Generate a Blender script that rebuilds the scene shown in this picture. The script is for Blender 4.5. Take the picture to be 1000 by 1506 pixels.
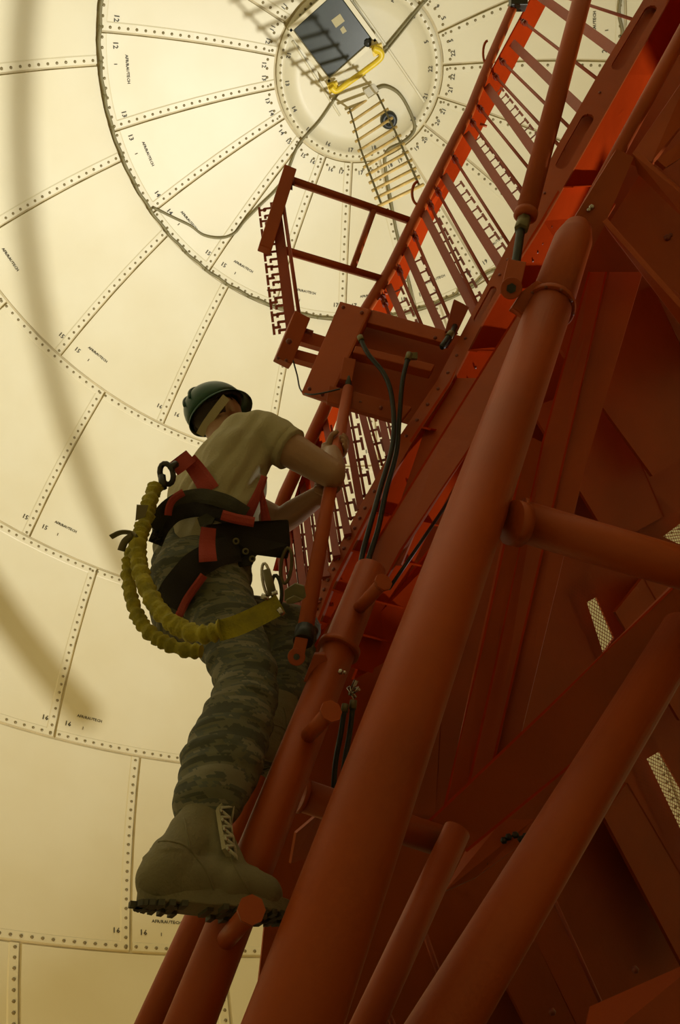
import bpy, math, random
from mathutils import Vector, Matrix, noise
from mathutils.geometry import tessellate_polygon

for o in list(bpy.data.objects): bpy.data.objects.remove(o, do_unlink=True)
scn = bpy.context.scene
col = scn.collection
random.seed(7)

# ------------------------------------------------------------------ camera
FPX = 1123.27                                   # focal length in pixels of the 1000 x 1506 frame
CR = Vector((0.95689979, 0.28234466, -0.06800213))
CU = Vector((0.24147605, -0.6434354, 0.726416))
CF = Vector((-0.1613447, 0.71152821, 0.68388267))
CC = Vector((0.0, -4.585, 1.245))
cd = bpy.data.cameras.new('camera'); cam = bpy.data.objects.new('camera', cd); col.objects.link(cam)
cam.matrix_world = Matrix(((CR.x, CU.x, -CF.x, CC.x), (CR.y, CU.y, -CF.y, CC.y), (CR.z, CU.z, -CF.z, CC.z), (0, 0, 0, 1)))
cd.sensor_fit = 'VERTICAL'; cd.sensor_height = 36; cd.sensor_width = 23.9; cd.lens = FPX / 1506 * 36
cd.clip_start = 0.05; cd.clip_end = 100
scn.camera = cam

# ------------------------------------------------------------------ world, lamps, exposure
w = bpy.data.worlds.new('world'); scn.world = w; w.use_nodes = True
w.node_tree.nodes['Background'].inputs[0].default_value = (0, 0, 0, 1)
w.node_tree.nodes['Background'].inputs[1].default_value = 0
DC = Vector((0, 0, 7.26)); DR = 8.4             # dome centre and radius

def lamp(name, loc, aim, power, size, color, spread=180):
    l = bpy.data.lights.new(name, 'AREA'); l.shape = 'DISK'; l.size = size; l.energy = power; l.color = color
    l.spread = math.radians(spread)
    o = bpy.data.objects.new(name, l); col.objects.link(o); o.location = loc
    o.rotation_euler = (Vector(aim) - Vector(loc)).to_track_quat('-Z', 'Y').to_euler()
    return o
lamp('flood_lamp', (3.2, 4.9, 2.2), (-3.6, -0.8, 12.0), 2080, 0.27, (1.0, 0.985, 0.90), 101)
lamp('warm_fill', (-3.9, -1.6, 0.4), (-5.0, 3.2, 5.0), 330, 0.9, (1.0, 0.68, 0.25), 120)  # added unseen fill light, yellows the lower left dome
scn.view_settings.view_transform = 'Standard'
scn.view_settings.look = 'None'
scn.view_settings.exposure = -1.55
scn.view_settings.gamma = 1.0
scn.view_settings.use_curve_mapping = False

# ------------------------------------------------------------------ placing helpers
def ray(x, y): return CF + CR * ((x - 500) / FPX) - CU * ((y - 753) / FPX)
def P(x, y, z): return CC + ray(x, y) * z                       # point at depth z
def PW(x, y, h):                                                # point at world height h
    d = ray(x, y); return CC + d * ((h - CC.z) / d.z)
HF = Vector((CF.x, CF.y, 0)).normalized(); HR = Vector((HF.y, -HF.x, 0))
def H(x, y, f):                                                 # point f metres ahead, measured level
    d = ray(x, y); return CC + d * (f / d.dot(HF))
def G(r, f, h): return CC + HR * r + HF * f + Vector((0, 0, h))
def dome(x, y, off=0.0):                                        # point on the dome, off metres inside
    d = ray(x, y).normalized(); o = CC - DC; b = o.dot(d); c = o.dot(o) - (DR - off) ** 2
    return CC + d * (-b + math.sqrt(b * b - c))
def sph(lat, az, r=DR): return DC + Vector((math.sin(lat) * math.cos(az), math.sin(lat) * math.sin(az), math.cos(lat))) * r
def proj(X):
    v = X - CC; z = v.dot(CF)
    return (500 + FPX * v.dot(CR) / z, 753 - FPX * v.dot(CU) / z, z)

# ------------------------------------------------------------------ materials
MATS = {}
def mat(name, base, rough=0.5, metal=0.0, var=0.0, vscale=4.0, bump=0.0, bscale=60.0, base2=None, coat=0.0, spec=0.5, sss=0):
    m = bpy.data.materials.new(name); m.use_nodes = True; nt = m.node_tree; n = nt.nodes; l = nt.links
    b = n['Principled BSDF']
    b.inputs['Base Color'].default_value = (*base, 1); b.inputs['Roughness'].default_value = rough
    b.inputs['Metallic'].default_value = metal; b.inputs['Specular IOR Level'].default_value = spec
    b.inputs['Coat Weight'].default_value = coat; b.inputs['Coat Roughness'].default_value = 0.25
    tc = n.new('ShaderNodeTexCoord')
    if var > 0 or base2:
        t = n.new('ShaderNodeTexNoise'); t.inputs['Scale'].default_value = vscale; t.inputs['Detail'].default_value = 5
        l.new(tc.outputs['Object'], t.inputs['Vector'])
        r = n.new('ShaderNodeValToRGB'); r.color_ramp.elements[0].position = 0.35; r.color_ramp.elements[1].position = 0.68
        b2 = base2 or tuple(c * (1 - var) for c in base)
        r.color_ramp.elements[0].color = (*base, 1); r.color_ramp.elements[1].color = (*b2, 1)
        l.new(t.outputs['Fac'], r.inputs['Fac']); l.new(r.outputs['Color'], b.inputs['Base Color'])
    if bump > 0:
        t2 = n.new('ShaderNodeTexNoise'); t2.inputs['Scale'].default_value = bscale; t2.inputs['Detail'].default_value = 3
        l.new(tc.outputs['Object'], t2.inputs['Vector'])
        bp = n.new('ShaderNodeBump'); bp.inputs['Strength'].default_value = bump; bp.inputs['Distance'].default_value = 0.01
        l.new(t2.outputs['Fac'], bp.inputs['Height']); l.new(bp.outputs['Normal'], b.inputs['Normal'])
    MATS[name] = m
    return m
PAINT = mat('orange_red_paint', (0.45, 0.078, 0.005), 0.52, var=0.22, vscale=2.5, bump=0.12, bscale=25, spec=0.4)
GPAINT = mat('matt_orange_paint', (0.50, 0.050, 0.006), 0.7, var=0.22, vscale=2.5, bump=0.12, bscale=25, spec=0.0)
GPAINT.node_tree.nodes['Principled BSDF'].inputs['IOR'].default_value = 1.05
SLAT = mat('slat_red_paint', (0.40, 0.065, 0.022), 0.5, var=0.2, vscale=3, bump=0.1)
BOLTR = mat('painted_bolt', (0.22, 0.045, 0.02), 0.35, bump=0.05)
DOME = mat('cream_dome_paint', (0.67, 0.62, 0.44), 0.40, base2=(0.64, 0.58, 0.39), vscale=0.9, bump=0.05, bscale=1.6, spec=0.35)
SEAL = mat('tan_sealant', (0.56, 0.47, 0.26), 0.6, var=0.25, vscale=3)
DBOLT = mat('dome_bolt_head', (0.20, 0.155, 0.06), 0.22, var=0.2, vscale=2, spec=0.8)
INK = mat('stencil_ink', (0.035, 0.03, 0.012), 0.6, var=0.3, vscale=20)
HATCH = mat('dark_hatch_skin', (0.045, 0.055, 0.05), 0.3, var=0.3, vscale=3, bump=0.05)
YEL = mat('yellow_paint', (0.72, 0.52, 0.02), 0.4, var=0.2, vscale=8)
WOOD = mat('ladder_wood', (0.50, 0.34, 0.10), 0.55, var=0.3, vscale=12)
ROPE = mat('dark_rope', (0.14, 0.12, 0.05), 0.8, bump=0.3)
CABLE = mat('olive_cable_sheath', (0.20, 0.17, 0.075), 0.6, var=0.2)
RUBBER = mat('black_rubber', (0.012, 0.014, 0.012), 0.45, bump=0.05)
STEEL = mat('worn_steel', (0.55, 0.53, 0.48), 0.25, 1.0, var=0.25, vscale=20)
DSTEEL = mat('dark_threaded_steel', (0.07, 0.07, 0.06), 0.4, 0.8, var=0.2, vscale=20)
TAN = mat('sand_cotton', (0.45, 0.40, 0.235), 0.85, var=0.1, vscale=6, bump=0.25, bscale=140)
SKIN = mat('skin', (0.40, 0.22, 0.115), 0.5, var=0.12, vscale=10, bump=0.1, bscale=90)
HAIR = mat('dark_hair', (0.035, 0.022, 0.012), 0.7, bump=0.4, bscale=200)
BOOT = mat('sage_suede', (0.235, 0.205, 0.105), 0.8, var=0.2, vscale=12, bump=0.25, bscale=160)
SOLE = mat('boot_rubber', (0.075, 0.068, 0.035), 0.65, var=0.2, vscale=20, bump=0.1)
LACE = mat('pale_lace', (0.55, 0.52, 0.38), 0.7, bump=0.3)
GREENH = mat('green_hard_hat', (0.018, 0.085, 0.05), 0.38, var=0.1)
REDWEB = mat('red_webbing', (0.42, 0.05, 0.03), 0.75, var=0.15, vscale=15, bump=0.3, bscale=220)
BLKWEB = mat('black_webbing', (0.022, 0.018, 0.014), 0.85, var=0.2, vscale=15, bump=0.3, bscale=220)
GRNWEB = mat('dark_olive_pad', (0.055, 0.052, 0.028), 0.8, var=0.2, vscale=15, bump=0.3, bscale=220)
YELWEB = mat('yellow_webbing', (0.42, 0.36, 0.012), 0.75, base2=(0.27, 0.24, 0.015), vscale=30, bump=0.4, bscale=180)
KHAKI = mat('khaki_metal', (0.22, 0.19, 0.09), 0.5, 0.4, var=0.2)
FLOOR = mat('floor_paint', (0.05, 0.035, 0.02), 0.7, var=0.3, vscale=2)
WHITE = mat('white_tape', (0.8, 0.78, 0.68), 0.5, var=0.1)
def camo():
    m = bpy.data.materials.new('tiger_camouflage_cloth'); m.use_nodes = True; nt = m.node_tree; n = nt.nodes; l = nt.links
    b = n['Principled BSDF']; b.inputs['Roughness'].default_value = 0.9
    tc = n.new('ShaderNodeTexCoord'); mp = n.new('ShaderNodeMapping'); mp.inputs['Scale'].default_value = (9, 9, 34)
    mp.inputs['Rotation'].default_value = (0.15, 0.2, 0)
    vt = n.new('ShaderNodeVectorMath'); vt.operation = 'SNAP'; vt.inputs[1].default_value = (0.05, 0.05, 0.22)
    t = n.new('ShaderNodeTexNoise'); t.inputs['Scale'].default_value = 1.0; t.inputs['Detail'].default_value = 3
    r = n.new('ShaderNodeValToRGB'); r.color_ramp.interpolation = 'CONSTANT'
    e = r.color_ramp.elements; e[0].position = 0; e[0].color = (0.075, 0.078, 0.05, 1); e[1].position = 0.44; e[1].color = (0.15, 0.145, 0.085, 1)
    x = e.new(0.52); x.color = (0.105, 0.115, 0.085, 1); x = e.new(0.58); x.color = (0.22, 0.205, 0.135, 1)
    l.new(tc.outputs['Object'], mp.inputs['Vector']); l.new(mp.outputs['Vector'], vt.inputs[0]); l.new(vt.outputs['Vector'], t.inputs['Vector'])
    l.new(t.outputs['Fac'], r.inputs['Fac']); l.new(r.outputs['Color'], b.inputs['Base Color'])
    t2 = n.new('ShaderNodeTexNoise'); t2.inputs['Scale'].default_value = 40; l.new(tc.outputs['Object'], t2.inputs['Vector'])
    bp = n.new('ShaderNodeBump'); bp.inputs['Strength'].default_value = 0.35; bp.inputs['Distance'].default_value = 0.01
    l.new(t2.outputs['Fac'], bp.inputs['Height']); l.new(bp.outputs['Normal'], b.inputs['Normal'])
    return m
CAMO = camo()

# ------------------------------------------------------------------ mesh building helpers
def origin(o):
    while o is not None and o.parent is not None: o = o.parent
    return o.location.copy() if o is not None else Vector((0, 0, 0))
def link(name, me, parent, kind=None, label=None):
    o = bpy.data.objects.new(name, me); col.objects.link(o)
    if parent is not None: o.parent = parent
    if kind: o['kind'] = kind
    if label: o['label'] = label
    return o
def thing(name, label, cat, loc, group=None):
    o = bpy.data.objects.new(name, None); col.objects.link(o); o.location = loc; o.empty_display_size = 0.1
    o['label'] = label; o['category'] = cat
    if group: o['group'] = group
    return o
def frame_from(d):
    d = d.normalized(); a = Vector((0, 0, 1)) if abs(d.z) < 0.9 else Vector((1, 0, 0))
    u = d.cross(a).normalized(); return u, d.cross(u).normalized()

class MB:
    def __init__(s): s.v = []; s.f = []; s.sm = []
    def add(s, vs, fs, smooth=False):
        n = len(s.v); s.v += [Vector(x) for x in vs]; s.f += [tuple(i + n for i in f) for f in fs]; s.sm += [smooth] * len(fs)
        return s
    def tube(s, pts, rad, seg=20, caps=True, flat=None):
        pts = [Vector(p) for p in pts]; n = len(pts)
        rs = rad if isinstance(rad, (list, tuple)) else [rad] * n
        vs = []; fs = []; u = None
        for i, p in enumerate(pts):
            d = (pts[min(i + 1, n - 1)] - pts[max(i - 1, 0)]).normalized()
            if u is None: u = frame_from(d)[0]
            u = (u - d * u.dot(d)).normalized(); v = d.cross(u)
            for k in range(seg):
                a = 2 * math.pi * k / seg
                vs.append(p + u * (math.cos(a) * rs[i]) + v * (math.sin(a) * rs[i] * (flat or 1)))
        for i in range(n - 1):
            for k in range(seg):
                a = i * seg + k; b = i * seg + (k + 1) % seg; fs.append((a, b, b + seg, a + seg))
        s.add(vs, fs, True)
        if caps:
            m = len(s.v) - n * seg
            s.f.append(tuple(m + k for k in reversed(range(seg)))); s.sm.append(False)
            s.f.append(tuple(m + (n - 1) * seg + k for k in range(seg))); s.sm.append(False)
        return s
    def ring(s, c, ax, R, r, seg=24, ss=8, sx=1.0):
        ax = Vector(ax); u, v = frame_from(ax); ax = ax.normalized(); vs = []; fs = []
        for i in range(seg):
            a = 2 * math.pi * i / seg; d = u * math.cos(a) * sx + v * math.sin(a); dn = d.normalized()
            for k in range(ss):
                b = 2 * math.pi * k / ss; vs.append(c + d * R + dn * (r * math.cos(b)) + ax * (r * math.sin(b)))
        for i in range(seg):
            for k in range(ss):
                a = i * ss + k; b = i * ss + (k + 1) % ss; c2 = ((i + 1) % seg) * ss
                fs.append((a, c2 + k, c2 + (k + 1) % ss, b))
        return s.add(vs, fs, True)
    def obox(s, c, u, v, w_):                                   # centre and three half vectors
        c = Vector(c); vs = [c + u * a + v * b + w_ * d for a in (-1, 1) for b in (-1, 1) for d in (-1, 1)]
        return s.add(vs, [(0, 1, 3, 2), (4, 6, 7, 5), (0, 4, 5, 1), (2, 3, 7, 6), (0, 2, 6, 4), (1, 5, 7, 3)])
    def strip(s, L, R, th, away=True):                          # a thick plate between two edge polylines
        n = len(L); L = [Vector(p) for p in L]; R = [Vector(p) for p in R]; vs = []
        for i in range(n):
            al = (L[min(i + 1, n - 1)] - L[max(i - 1, 0)]); nn = al.cross(R[i] - L[i]).normalized()
            if nn.dot((L[i] - CC)) < 0: nn = -nn
            if not away: nn = -nn
            vs += [L[i], R[i], R[i] + nn * th, L[i] + nn * th]
        fs = []
        for i in range(n - 1):
            a = 4 * i
            for k in range(4): fs.append((a + k, a + (k + 1) % 4, a + 4 + (k + 1) % 4, a + 4 + k))
        fs += [(3, 2, 1, 0), (4 * n - 4, 4 * n - 3, 4 * n - 2, 4 * n - 1)]
        return s.add(vs, fs)
    def poly(s, pts, th, holes=()):                             # flat plate with holes, thickness away from the camera
        rings = [[Vector(p) for p in pts]] + [[Vector(p) for p in h] for h in holes]
        fl = [p for r in rings for p in r]
        p0, p1 = rings[0][0], rings[0][1]
        nn = Vector((0, 0, 0)); r0 = rings[0]
        for i in range(len(r0)): nn += (r0[i] - p0).cross(r0[(i + 1) % len(r0)] - p0)
        nn.normalize()
        if nn.dot(p0 - CC) < 0: nn = -nn
        u = (p1 - p0).normalized(); v = nn.cross(u)
        flat = [[Vector(((p - p0).dot(u), (p - p0).dot(v), 0)) for p in r] for r in rings]
        tr = tessellate_polygon(flat); N = len(fl)
        vs = fl + [p + nn * th for p in fl]; fs = [tuple(t) for t in tr] + [tuple(i + N for i in reversed(t)) for t in tr]
        k = 0
        for r in rings:
            m = len(r)
            for i in range(m): a = k + i; b = k + (i + 1) % m; fs.append((a, b, b + N, a + N))
            k += m
        return s.add(vs, fs)
    def beam(s, A, B, w_, h, up, prof='box', t=0.008):          # w_ across, h along 'up'
        A = Vector(A); B = Vector(B); d = (B - A); c = (A + B) / 2; L = d / 2; dn = d.normalized()
        h_ = (Vector(up) - dn * Vector(up).dot(dn)).normalized(); x = dn.cross(h_)
        if prof == 'box': s.obox(c, L, x * w_ / 2, h_ * h / 2)
        elif prof == 'I':
            s.obox(c + h_ * h / 2, L, x * w_ / 2, h_ * t / 2); s.obox(c - h_ * h / 2, L, x * w_ / 2, h_ * t / 2); s.obox(c, L, x * t / 2, h_ * (h - t) / 2)
        elif prof == 'C':
            s.obox(c + h_ * h / 2, L, x * w_ / 2, h_ * t / 2); s.obox(c - h_ * h / 2, L, x * w_ / 2, h_ * t / 2); s.obox(c + x * w_ / 2, L, x * t / 2, h_ * (h + t) / 2)
        return s
    def bolt(s, c, n, r, h=None, seg=6):
        n = Vector(n).normalized(); u, v = frame_from(n); h = h or r * 0.8
        vs = [c + (u * math.cos(2 * math.pi * k / seg) + v * math.sin(2 * math.pi * k / seg)) * r for k in range(seg)]
        vs += [c + n * h + (u * math.cos(2 * math.pi * k / seg) + v * math.sin(2 * math.pi * k / seg)) * r * 0.72 for k in range(seg)]
        fs = [(k, (k + 1) % seg, seg + (k + 1) % seg, seg + k) for k in range(seg)] + [tuple(seg + k for k in range(seg))]
        return s.add(vs, fs, True)
    def mesh(s, name, m, off=Vector((0, 0, 0)), bevel=0):
        me = bpy.data.meshes.new(name); me.from_pydata([tuple(v - off) for v in s.v], [], s.f); me.update()
        me.polygons.foreach_set('use_smooth', s.sm)
        if m: me.materials.append(m)
        return me
    def build(s, name, m, parent=None, kind=None, label=None, bevel=0):
        me = s.mesh(name, m, origin(parent)); o = link(name, me, parent, kind, label)
        import bmesh
        bm = bmesh.new(); bm.from_mesh(me); bmesh.ops.recalc_face_normals(bm, faces=bm.faces[:]); bm.to_mesh(me); bm.free()
        if bevel:
            b = o.modifiers.new('bevel', 'BEVEL'); b.width = bevel; b.segments = 2; b.limit_method = 'ANGLE'; b.angle_limit = math.radians(50)
        return o

def camdir(p): return (CC - Vector(p)).normalized()
def smoothpath(pts, n=6):
    pts = [Vector(p) for p in pts]; out = []
    for i in range(len(pts) - 1):
        p0 = pts[max(i - 1, 0)]; p1 = pts[i]; p2 = pts[i + 1]; p3 = pts[min(i + 2, len(pts) - 1)]
        for k in range(n):
            t = k / n
            out.append(0.5 * ((2 * p1) + (p2 - p0) * t + (2 * p0 - 5 * p1 + 4 * p2 - p3) * t * t + (3 * p1 - 3 * p2 + p3 - p0) * t ** 3))
    out.append(pts[-1]); return out
def tag(o, label, cat, group=None):
    o['label'] = label; o['category'] = cat
    if group: o['group'] = group
    return o

# ================================================================== THE DOME
LATS = [0.1711, 0.5182, 0.8696, 1.2297, 1.5974, 1.9614, 2.32, 2.60]
OFFS = [None, 10.4, 4.0, 15.0, 5.6, 16.0, 6.5, 17.0]
ceil = bpy.data.objects.new('ceiling', None); col.objects.link(ceil); ceil.location = DC; ceil['kind'] = 'structure'
b = MB(); nlo, nla = 72, 30
vs = [sph(2.62 * i / nla + 0.0001, 2 * math.pi * k / nlo, DR + 0.035) for i in range(nla + 1) for k in range(nlo)]
b.add(vs, [(i * nlo + k, i * nlo + (k + 1) % nlo, (i + 1) * nlo + (k + 1) % nlo, (i + 1) * nlo + k) for i in range(nla) for k in range(nlo)], True)
b.build('seam_backing', SEAL, ceil)
def patch(name, la0, la1, az0, az1, lowstrip, topstrip):
    """one moulded panel: edges stand off the backing, one side and one end carry the raised bolting flange"""
    g = 0.022 / DR; fl = 0.125 / DR; m = MB()
    lm = (la0 + la1) / 2
    az_g = lambda la: g / math.sin(la)
    ts = [la0 + g]
    n = 6; lo = la1 - g
    lats = [la0 + g + (lo - fl - la0 - g) * i / n for i in range(n + 1)] + [lo - fl + 0.002, lo] if lowstrip else [la0 + g + (lo - la0 - g) * i / n for i in range(n + 1)]
    if topstrip:
        hi = la0 + g; n0 = len(lats) - 6; lats = [hi, hi + fl - 0.002] + [hi + fl + (lats[-1] - hi - fl) * i / 6 for i in range(7)] if not lowstrip else [hi, hi + fl - 0.002] + [hi + fl + (lo - fl - hi - fl) * i / 6 for i in range(7)] + lats[-2:]
    rows = []
    for la in lats:
        a0 = az0 + az_g(la); a1 = az1 - az_g(la); f = fl / math.sin(la)
        azs = [a0, a0 + f - 0.002 / math.sin(la)] + [a0 + f + (a1 - f - a0) * k / 6 for k in range(7)]
        rr = []
        for k, az in enumerate(azs):
            up = 0.009 if (k < 2 or (lowstrip and la > lo - fl + 0.001) or (topstrip and la < la0 + g + fl - 0.001)) else 0.0
            rr.append(sph(la, az, DR - up))
        rows.append(rr)
    nc = len(rows[0])
    vs = [p for r in rows for p in r]; fs = []
    for i in range(len(rows) - 1):
        for k in range(nc - 1): a = i * nc + k; fs.append((a, a + 1, a + nc + 1, a + nc))
    # turned-back rim all round
    per = [k for k in range(nc)] + [i * nc + nc - 1 for i in range(1, len(rows))] + [(len(rows) - 1) * nc + k for k in range(nc - 2, -1, -1)] + [i * nc for i in range(len(rows) - 2, 0, -1)]
    base = len(vs)
    vs += [DC + (vs[i] - DC) * ((DR + 0.03) / (vs[i] - DC).length) for i in per]
    for q in range(len(per)):
        q2 = (q + 1) % len(per); fs.append((per[q], per[q2], base + q2, base + q))
    nr = len(rows)
    def big(f):
        if max(f) >= base: return False
        i_, k_ = min(f) // nc, min(f) % nc
        return k_ >= 2 and (not topstrip or i_ >= 2) and (not lowstrip or i_ < nr - 3)
    for grp, smo in (([f for f in fs if big(f)], True), ([f for f in fs if not big(f)], False)):
        used = sorted({i_ for f in grp for i_ in f}); mp_ = {v_: i_ for i_, v_ in enumerate(used)}
        m.add([vs[i_] for i_ in used], [tuple(mp_[i_] for i_ in f) for f in grp], smo)
    return m.build(name, DOME, ceil)
RG = []
bm_ = MB()
def dome_bolt(p, scale=1.0):
    bm_.bolt(p, DC - p, 0.026 * scale, 0.015, 6)
for i in range(len(LATS) - 1):
    la0, la1 = LATS[i], LATS[i + 1]; off = math.radians(OFFS[i + 1])
    for k in range(18):
        a0 = off + math.radians(20 * k); a1 = a0 + math.radians(20)
        patch('panel', la0, la1, a0, a1, (i + 1) not in (2, 3), i in (2, 3))
        L = (la1 - la0) * DR; nb = int(L / 0.135)
        for q in range(nb):
            la = la0 + (q + 0.6) / nb * (la1 - la0); dome_bolt(sph(la, a0 + 0.070 / DR / math.sin(la), DR - 0.008))
    nb = int(2 * math.pi * DR * math.sin(la1) / 0.135 / 18) * 18
    for q in range(nb): dome_bolt(sph(la1 + (0.072 if i + 1 in (2, 3) else -0.072) / DR, off + 2 * math.pi * (q + .5) / nb, DR - 0.008))
# crown panel and its bolt ring
m = MB(); nn = 60
vs = [sph(0.0001, 0)]; radii = [0.04, 0.08, 0.12, 0.150, 0.1505, 0.168]
for j, r in enumerate(radii): vs += [sph(r, 2 * math.pi * k / nn, DR - (0.012 if r > 0.1502 else 0)) for k in range(nn)]
fs = [(0, 1 + k, 1 + (k + 1) % nn) for k in range(nn)]
for j in range(len(radii) - 1):
    for k in range(nn): a = 1 + j * nn; fs.append((a + k, a + nn + k, a + nn + (k + 1) % nn, a + (k + 1) % nn))
vs += [sph(0.168, 2 * math.pi * k / nn, DR + 0.03) for k in range(nn)]; a = 1 + (len(radii) - 1) * nn
fs += [(a + k, a + nn + k, a + nn + (k + 1) % nn, a + (k + 1) % nn) for k in range(nn)]
m.add(vs, fs, True); m.build('crown_panel', DOME, ceil)
for q in range(72): dome_bolt(sph(0.160, 2 * math.pi * q / 72, DR - 0.008)); dome_bolt(sph(0.187, 2 * math.pi * (q + .5) / 72, DR))
bm_.build('bolt_head', DBOLT, ceil, 'stuff')
for (xa, ya, xb, yb) in ((520, 0, 624, 150), (430, 60, 500, 170)):
    m = MB(); A, B = dome(xa, ya, 0.0), dome(xb, yb, 0.0); pp = [DC + ((A.lerp(B, t / 8) - DC).normalized() * (DR - 0.01)) for t in range(9)]
    m.tube(pp, 0.022, 6, flat=0.5); m.build('stiffening_rib', DOME, ceil)

# stencilled marks
def text_mesh(body, size):
    c = bpy.data.curves.new('stencil', 'FONT'); c.body = body; c.size = size; c.resolution_u = 1; c.extrude = 0.0008; c.align_x = 'CENTER'; c.offset = size * 0.012
    o = bpy.data.objects.new('stencil', c); col.objects.link(o)
    bpy.context.view_layer.update()
    me = bpy.data.meshes.new_from_object(o.evaluated_get(bpy.context.evaluated_depsgraph_get())); bpy.data.objects.remove(o, do_unlink=True)
    me.materials.clear(); me.materials.append(INK); return me
TM = {}
def stamp(body, size, la, az):
    p = sph(la, az, DR - 0.013); x, y, z = proj(p)
    if z < 0 or not (-60 < x < 1060 and -60 < y < 1566): return
    if (body, size) not in TM: TM[(body, size)] = text_mesh(body, size)
    n = (DC - p).normalized(); up = (sph(la - 0.01, az) - sph(la, az)).normalized(); rt = up.cross(n)
    o = link('stencil', TM[(body, size)], ceil)
    o.matrix_local = Matrix.Translation(p - DC) @ Matrix((rt, up, n)).transposed().to_4x4()
def num(i, k):                                                   # seam numbers as they read in the photograph
    deg = (OFFS[i] + 20 * k) % 360
    if i == 1: n = round((190.4 - deg) / 20) + 13
    else: n = round((165 - deg) / 20) + 15 if i < 4 else 16
    return str(n if n > 0 else n + 18)
for i in range(1, 6):
    la0, la1 = LATS[i - 1], LATS[i]
    for k in range(18):
        a = math.radians(OFFS[i] + 20 * k)
        s = lambda la, d: a + d / (DR * math.sin(la))
        lt = la1 - 0.44 / DR
        stamp('AFR/RAUTECH', 0.064, lt, s(lt, -0.50))
        stamp('I', 0.07, lt + 0.19 / DR, s(lt, -0.42))
        ln = la1 - 0.25 / DR
        stamp(num(i, k), 0.11, ln, s(ln, 0.20)); stamp(num(i, k), 0.11, ln, s(ln, -0.17))
        if i == 1:
            ln = la0 + 0.22 / DR
            stamp(num(i, k), 0.10, ln, s(ln, 0.20)); stamp(num(i, k), 0.10, ln, s(ln, -0.17)); stamp(num(i, k), 0.10, la0 - 0.17 / DR, s(ln, 0.06))
# floor and base ring
m = MB(); nn = 64; zb = DC.z + DR * math.cos(2.60); rb = DR * math.sin(2.60) + 0.05
vs = [Vector((0, 0, 0))] + [Vector((rb * math.cos(2 * math.pi * k / nn), rb * math.sin(2 * math.pi * k / nn), 0)) for k in range(nn)]
vs += [v - Vector((0, 0, 0.2)) for v in vs]
fs = [(0, 1 + k, 1 + (k + 1) % nn) for k in range(nn)] + [(nn + 1, nn + 2 + (k + 1) % nn, nn + 2 + k) for k in range(nn)] + [(1 + k, nn + 2 + k, nn + 2 + (k + 1) % nn, 1 + (k + 1) % nn) for k in range(nn)]
RF = 4.95
for i_ in range(len(vs)):
    if vs[i_].xy.length > 1: vs[i_] = Vector((vs[i_].x / rb * RF, vs[i_].y / rb * RF, vs[i_].z))
m.add(vs, fs); o = m.build('floor', FLOOR, None, 'structure')

# ================================================================== CROWN FITTINGS
t = thing('roof_hatch', 'dark square hatch lid at the crown of the dome', 'hatch', PW(490, 55, 15.45))
hz = 15.40
cs = [PW(432, 44, hz), PW(484, 114, hz), PW(547, 58, hz), PW(495, -13, hz)]
m = MB(); m.poly(cs, 0.12); m.build('hatch_lid', HATCH, t, bevel=0.01)
ctr = sum(cs, Vector()) / 4
for i in range(4):
    A, B = cs[i], cs[(i + 1) % 4]; e = (B - A).normalized(); A2 = A - e * 0.05; B2 = B + e * 0.05
    m = MB(); out = ((A + B) / 2 - ctr).normalized() * 0.045
    m.beam(A2 + out, B2 + out, 0.07, 0.06, (0, 0, 1)); m.build('hatch_frame', DOME, t)
m = MB(); m.poly([PW(487, 30, hz - .004), PW(500, 20, hz - .004), PW(507, 31, hz - .004), PW(494, 41, hz - .004)], 0.003); m.poly([PW(500, 43, hz - .004), PW(505, 38, hz - .004), PW(510, 46, hz - .004), PW(504, 50, hz - .004)], 0.003)
m.build('tape_patch', TAN, t)
m = MB(); m.bolt(PW(541, 63, hz - .0), Vector((0, 0, -1)), 0.07, 0.05, 8); m.build('latch', RUBBER, t)

t = thing('hanging_rail', 'yellow painted rail bracket bolted along the edge of the dark hatch', 'rail', PW(522, 100, 15.35))
hz = 15.22
pts = [PW(x_, y_, hz) for x_, y_ in ((549, 71), (559, 75), (561, 83), (554, 91), (542, 100), (530, 109), (517, 118), (505, 127), (494, 134), (487, 128))]
m = MB(); m.tube(smoothpath(pts, 4), 0.05, 8); m.build('rail', YEL, t)
for (x, y) in ((555, 73), (490, 128)):
    m = MB(); m.tube([PW(x, y, hz), PW(x, y, 15.58)], 0.07, 8); m.obox(PW(x, y, 15.3), Vector((.09, 0, 0)), Vector((0, .07, 0)), Vector((0, 0, .05))); m.build('mounting_foot', YEL, t)

t = thing('rope_ladder', 'rope ladder with wooden rungs hanging down from the yellow rail', 'ladder', P(524, 118, 14.1))
def lad(left, s):
    Lp = [(506, 130), (532, 224), (561, 301)] if left else [(539, 105), (581, 193), (617, 274)]
    zt = 14.1 + (10.4 - 14.1) * s; q = s * 2; i = min(int(q), 1); fr = q - i
    return P(Lp[i][0] + (Lp[i + 1][0] - Lp[i][0]) * fr, Lp[i][1] + (Lp[i + 1][1] - Lp[i][1]) * fr, zt)
for left in (True, False):
    m = MB(); m.tube([lad(left, s / 10) for s in range(11)], 0.017, 6); m.build('side_rope', ROPE, t)
for k in range(14):
    s = 0.03 + 0.97 * (k / 13); A, B = lad(True, s), lad(False, s); e = (B - A).normalized() * 0.06
    m = MB(); m.tube([A - e, B + e], 0.024, 8); o = m.build('rung', WOOD, t)

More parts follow.
